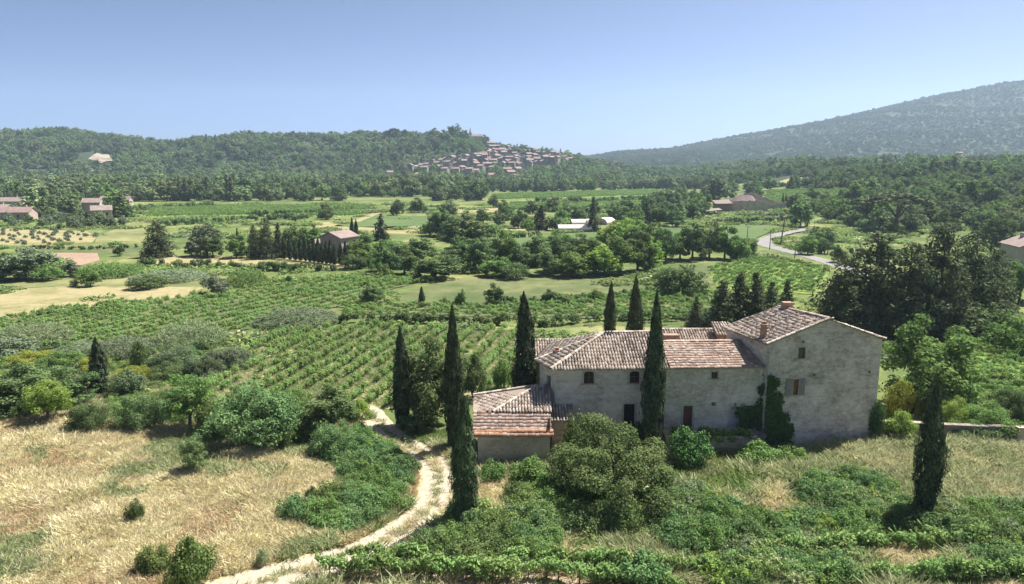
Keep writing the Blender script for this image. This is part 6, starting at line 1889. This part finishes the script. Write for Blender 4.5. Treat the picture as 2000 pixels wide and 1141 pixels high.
# overgrown meadow in front of the house
W_FRONT = wpoly([(700, 1085), (820, 1050), (880, 1020), (905, 960), (1060, 955), (1330, 985), (1450, 930), (1560, 905), (1700, 930), (1760, 990), (1850, 985), (2060, 960), (2100, 1160), (1250, 1160), (1100, 1100), (880, 1100)])
q = rand_in(W_FRONT, 3400)
nn = noise2(q[:, 0], q[:, 1], 6.0, 41) * 0.62 + noise2(q[:, 0], q[:, 1], 2.2, 42) * 0.38
pxy = np.array([to_px(a, b) for a, b in q])
dense = (pxy[:, 1] > 1020) | (pxy[:, 0] < 1100) | ((pxy[:, 0] < 1420) & (pxy[:, 1] > 985))
q = q[(nn > np.where(dense, 0.52, 0.62)) & clear(q) & ~near_track(q, 1.1)]
brambles('bramble_thicket', q, 0.35, 1.7, zs=1.2)
# weeds at the foot of walls
W_FOOT = wpoly([(1480, 905), (1480, 892), (1720, 885), (2000, 888), (2000, 905), (1720, 900)])
q = rand_in(W_FOOT, 110)
brambles('wall_weeds', q, 0.25, 0.6)
# scrub in the left hollow
W_SCRUB = wpoly([(-60, 830), (-60, 700), (60, 690), (250, 690), (420, 690), (470, 700), (420, 745), (350, 800), (420, 845), (560, 868), (300, 846), (150, 822)])
q = rand_in(W_SCRUB, 260)
nn = noise2(q[:, 0], q[:, 1], 6, 51)
q = q[nn > 0.42]
brambles('scrub', q, 0.7, 1.7)
# shrubs between the garden wall and the plot behind
q = rand_in(wpoly([(1745, 838), (1752, 800), (1860, 790), (2060, 790), (2060, 842)]), 130)
brambles('wall_shrubs', q, 0.7, 1.5, rng.choice([4, 5, 7, 8, 0], len(q)))

# rough weeds and tussocks over the fields of the middle distance
def tussock_mesh(g, mat):
    k = 9
    cen = np.stack([g.normal(size=k) * 0.6, g.normal(size=k) * 0.6, 0.12 + 0.22 * g.random(k)], 1)
    v, f = clump_leaves(cen, 0.28 + 0.2 * g.random(k), 110, 0.17, g, 0.6, 0.3, 0.6, 0.8)
    v[:, 2] = np.maximum(v[:, 2], 0.02)
    return np_mesh('tussock', v, f, M[mat])
TUSS = [tussock_mesh(gm, m) for m in ('grass_blade', 'wild_blade', 'oak_leaf', 'green_leaf', 'straw_blade', 'grey_leaf')]
Yt = 62 + 330 * rng.random(60000) ** 0.8; Xt = (rng.random(60000) - 0.5) * 1.6 * Yt
q = np.stack([Xt, Yt], 1)
nz = noise2(Xt, Yt, 14, 95) * 0.5 + noise2(Xt, Yt, 5, 96) * 0.5
infield = np.zeros(len(Xt), bool)
for w in FIELDS: infield |= inside(w, Xt, Yt)
ok = (nz > np.where(infield, 0.78, 0.64)) & in_view(Xt, Yt) & (T(Xt, Yt) < 4) & ~inside([(2, 55), (29, 54), (29, 64), (0, 64)], Xt, Yt)
for w in (W_OLIVE, W_RUINV, W_BRIGHTV, W_NEARV, W_DRY, W_WILD): ok &= ~inside(w, Xt, Yt)
ROADP = np.array([ground(*p) for p in PX_ROAD])
for a, b in zip(ROADP[:-1], ROADP[1:]):
    for t in np.linspace(0, 1, 12):
        c = a + (b - a) * t
        ok &= np.hypot(Xt - c[0], Yt - c[1]) > 3.6
q = q[ok]; n = len(q)
s = (0.5 + 1.0 * rng.random(n) ** 2) * (0.8 + q[:, 1] / 260)
scatter('field_weeds', TUSS, np.stack([q[:, 0], q[:, 1], T(q[:, 0], q[:, 1])], 1), np.stack([0 * s, 0 * s, rng.random(n) * 6.28], 1), np.stack([s * 1.3, s * 1.3, s * 0.9], 1),
        rng.choice(6, n, p=[0.4, 0.04, 0.22, 0.26, 0.0, 0.08]))

# ------------------------------------------------------------------ far woods (one mass)
WOODP = [proto('round', 'wood_leaf', 2, i, True) for i in range(4)] + [proto('round', 'oak_leaf', 2, 5, True), proto('cone', 'pine_leaf', 2, 1, True), proto('cyp', 'cypress_leaf', 2, 1, True), proto('round', 'green_leaf', 2, 6, True)]
def woods(name, Xr, Yr, cell, keepf, hm, weights):
    xs = np.arange(Xr[0], Xr[1], cell); ys = np.arange(Yr[0], Yr[1], cell)
    X, Y = np.meshgrid(xs, ys); X = X.ravel() + (rng.random(X.size) - 0.5) * cell * 1.1; Y = Y.ravel() + (rng.random(Y.size) - 0.5) * cell * 1.1
    ok = in_view(X, Y, 0.05)
    X, Y = X[ok], Y[ok]
    ok = keepf(X, Y)
    for f in FIELDS:
        ok &= ~inside(f, X, Y)
    X, Y = X[ok], Y[ok]
    for o in HOUSES:
        k = (X - o[0]) ** 2 + (Y - o[1]) ** 2 > o[2] ** 2
        k &= ~((np.abs(X - o[0]) < 6) & (Y < o[1]) & (Y > o[1] - 13))
        X, Y = X[k], Y[k]
    n = len(X)
    idx = rng.choice(len(WOODP), n, p=np.array(weights) / sum(weights))
    patch = noise2(X, Y, 70, 64) * 0.6 + noise2(X, Y, 26, 65) * 0.4
    idx = np.where((patch > 0.62) & (rng.random(n) < 0.6), np.where(rng.random(n) < 0.5, 5, 4), idx)
    idx = np.where((patch < 0.36) & (rng.random(n) < 0.6), 7, idx)
    h = hm[0] + (hm[1] - hm[0]) * rng.random(n) ** 1.4
    h = h * (0.75 + 0.5 * noise2(X, Y, 60, 61))
    w0 = np.array([p[2] for p in WOODP]); h0 = np.array([p[3] for p in WOODP])
    asp = np.array([1.0, 1.0, 1.0, 1.05, 1.0, 0.5, 0.17, 1.0])[idx] * (0.85 + 0.4 * rng.random(n))
    scl = np.stack([h * asp / w0[idx], h * asp / w0[idx], h / h0[idx]], 1)
    rot = np.zeros((n, 3)); rot[:, 2] = rng.random(n) * 6.283
    pts = np.stack([X, Y, T(X, Y) - 0.4], 1)
    o = scatter(name, [p[0] for p in WOODP], pts, rot, scl, idx)
    return n
HOUSES = [(o.location.x, o.location.y, 7.0) for o in C.objects if o.get('category') in ('house', 'church', 'tower', 'barn', 'ruin', 'shelter', 'shed') and o.location.y > 180]
def keep_hills(X, Y):
    px = 1000 + 1400 * X / Y
    hill = T(X, Y) > 6
    flat = (((px < 940) & (Y > 420)) | ((px < 1160) & (Y > 560)) | ((px >= 1160) & (Y > 600)))
    dens = np.where(hill, 0.62 + 0.5 * noise2(X, Y, 40, 73), np.where(px < 1160, 0.8, 0.55))
    dens = np.where(px > 1350, 0.5, dens)
    rock = (((X - ROCK[0]) / 24) ** 2 + ((Y - ROCK[1]) / 40) ** 2 < 1) | (((X - ROCK[0] * 0.97) / 20) ** 2 + ((Y - ROCK[1] + 35) / 26) ** 2 < 1)
    nz = noise2(X, Y, 55, 71)
    open_ = np.where(hill, (noise2(X, Y, 38, 75) > 0.84) & (px < 700), nz > 0.80)
    vil = (px > 940) & (px < 1125) & (T(X, Y) > 12) & (Y > 850)
    return flat & (rng.random(len(X)) < dens * np.where(vil, 0.42, 1)) & ~rock & ~open_ & ((Y < 1200))
def keep_slope(X, Y):
    px = 1000 + 1400 * X / Y
    z = T(X, Y)
    py = 320 - 1400 * (z - 21.6) / Y
    return (px > 1540) & (Y > 175) & (Y < 620) & (py < 470) & (py < 455 - (1700 - px) * 0.3 * (px < 1700)) & (rng.random(len(X)) < 0.8)
n_s = woods('slope_undergrowth', (60, 480), (170, 620), 5.0, keep_slope, (2.5, 6.5), [3, 3, 3, 3, 1.5, 0.2, 0.1, 6])
n_w = woods('woodland', (-950, 700), (400, 1210), 7.6, keep_hills, (5.5, 13), [3, 3, 3, 3, 2, 1.2, 0.35, 1.2])
# big pines on the crest by the church
for px, py, h, w, s, lab in ((757, 275, 16, 18, 'umb', 'umbrella pine on the hill crest, left of three'), (771, 275, 19, 20, 'umb', 'umbrella pine on the hill crest, middle of three'), (792, 276, 18, 12, 'umb', 'lone lollipop pine on the hill crest'),
                           (850, 276, 20, 24, 'round', 'rounded crest tree left of the great dark dome'), (886, 280, 28, 40, 'round', 'great dark domed tree left of the church spire'), (868, 282, 22, 30, 'round', 'dark tree on the left flank of the great dome'),
                           (908, 280, 20, 24, 'round', 'dark tree between great dome and church spire'), (945, 284, 16, 20, 'round', 'dark tree just right of the church spire'), (825, 280, 16, 26, 'round', 'crest tree in the gap between pines and dome')):
    p = ground(px, py)
    if p[1] > 1300: p = np.array([(px - 1000) / 1400 * 1110, 1110.0, float(T((px - 1000) / 1400 * 1110, 1110.0))])
    d = depth(p)
    plant('crest_tree', s, 'pine_leaf' if s == 'umb' else 'oak_leaf', px, py, 0, 0, lab, 'tree', None, at=p + np.array([0, 0, -0.5]), size=(h * d / F_PX * 1.3, w * d / F_PX))
for i, px in enumerate((538, 546, 553, 561, 570, 583, 596, 612, 640, 663)):
    X = (px - 1000) / 1400 * 1145
    plant('crest_cypress', 'cyp', 'cypress_leaf', 0, 0, 0, 0, ORD[i] + ' dark cypress spike from left along the wooded crest', 'tree', 'cypress spikes on the crest', at=(X, 1140, float(T(X, 1140)) - 0.5), size=(11 + 3 * math.sin(i * 3), 2.6))
# scrub of the big hill
SCRUBP = [proto('bush', 'scrub_leaf', 2, i, True) for i in range(3)] + [proto('round', 'scrub_leaf', 2, 3, True)]
n = 60000
Y = 950 + 1420 * rng.random(n) ** 0.85; X = 120 + 1900 * rng.random(n)
ok = in_view(X, Y, 0.03) & (T(X, Y) > 14) & (X > 0.1 * Y) & (noise2(X, Y, 90, 81) * 0.6 + noise2(X, Y, 30, 82) * 0.4 > 0.24)
X, Y = X[ok], Y[ok]; n = len(X)
h = 2.4 + 3.4 * rng.random(n) ** 2
idx = np.where(rng.random(n) < 0.12, 3, rng.integers(0, 3, n))
s = np.where(idx == 3, h / 8.0 * 1.6, h / 2.0)
scatter('hill_scrub', [p[0] for p in SCRUBP], np.stack([X, Y, T(X, Y) - 0.4], 1), np.stack([0 * X, 0 * X, rng.random(n) * 6.28], 1), np.stack([s * 1.3, s * 1.3, s], 1), idx)

# ------------------------------------------------------------------ haze
hb = MB().box(-3200, 3200, -150, 3300, -1.5, 330)
hz = link(bpy.data.objects.new('haze', make_mesh('haze', hb.v, hb.f, [])))
hm_ = bpy.data.materials.new('haze_air'); hm_.use_nodes = True
ht = hm_.node_tree; ht.nodes.clear()
ho = ht.nodes.new('ShaderNodeOutputMaterial'); hv = ht.nodes.new('ShaderNodeVolumePrincipled')
hv.inputs['Color'].default_value = (0.6, 0.77, 1.0, 1)
hv.inputs['Density'].default_value = 0.00014
hv.inputs['Anisotropy'].default_value = 0.3
ht.links.new(hv.outputs[0], ho.inputs['Volume'])
hz.data.materials.append(hm_)
tag(hz, kind='stuff')
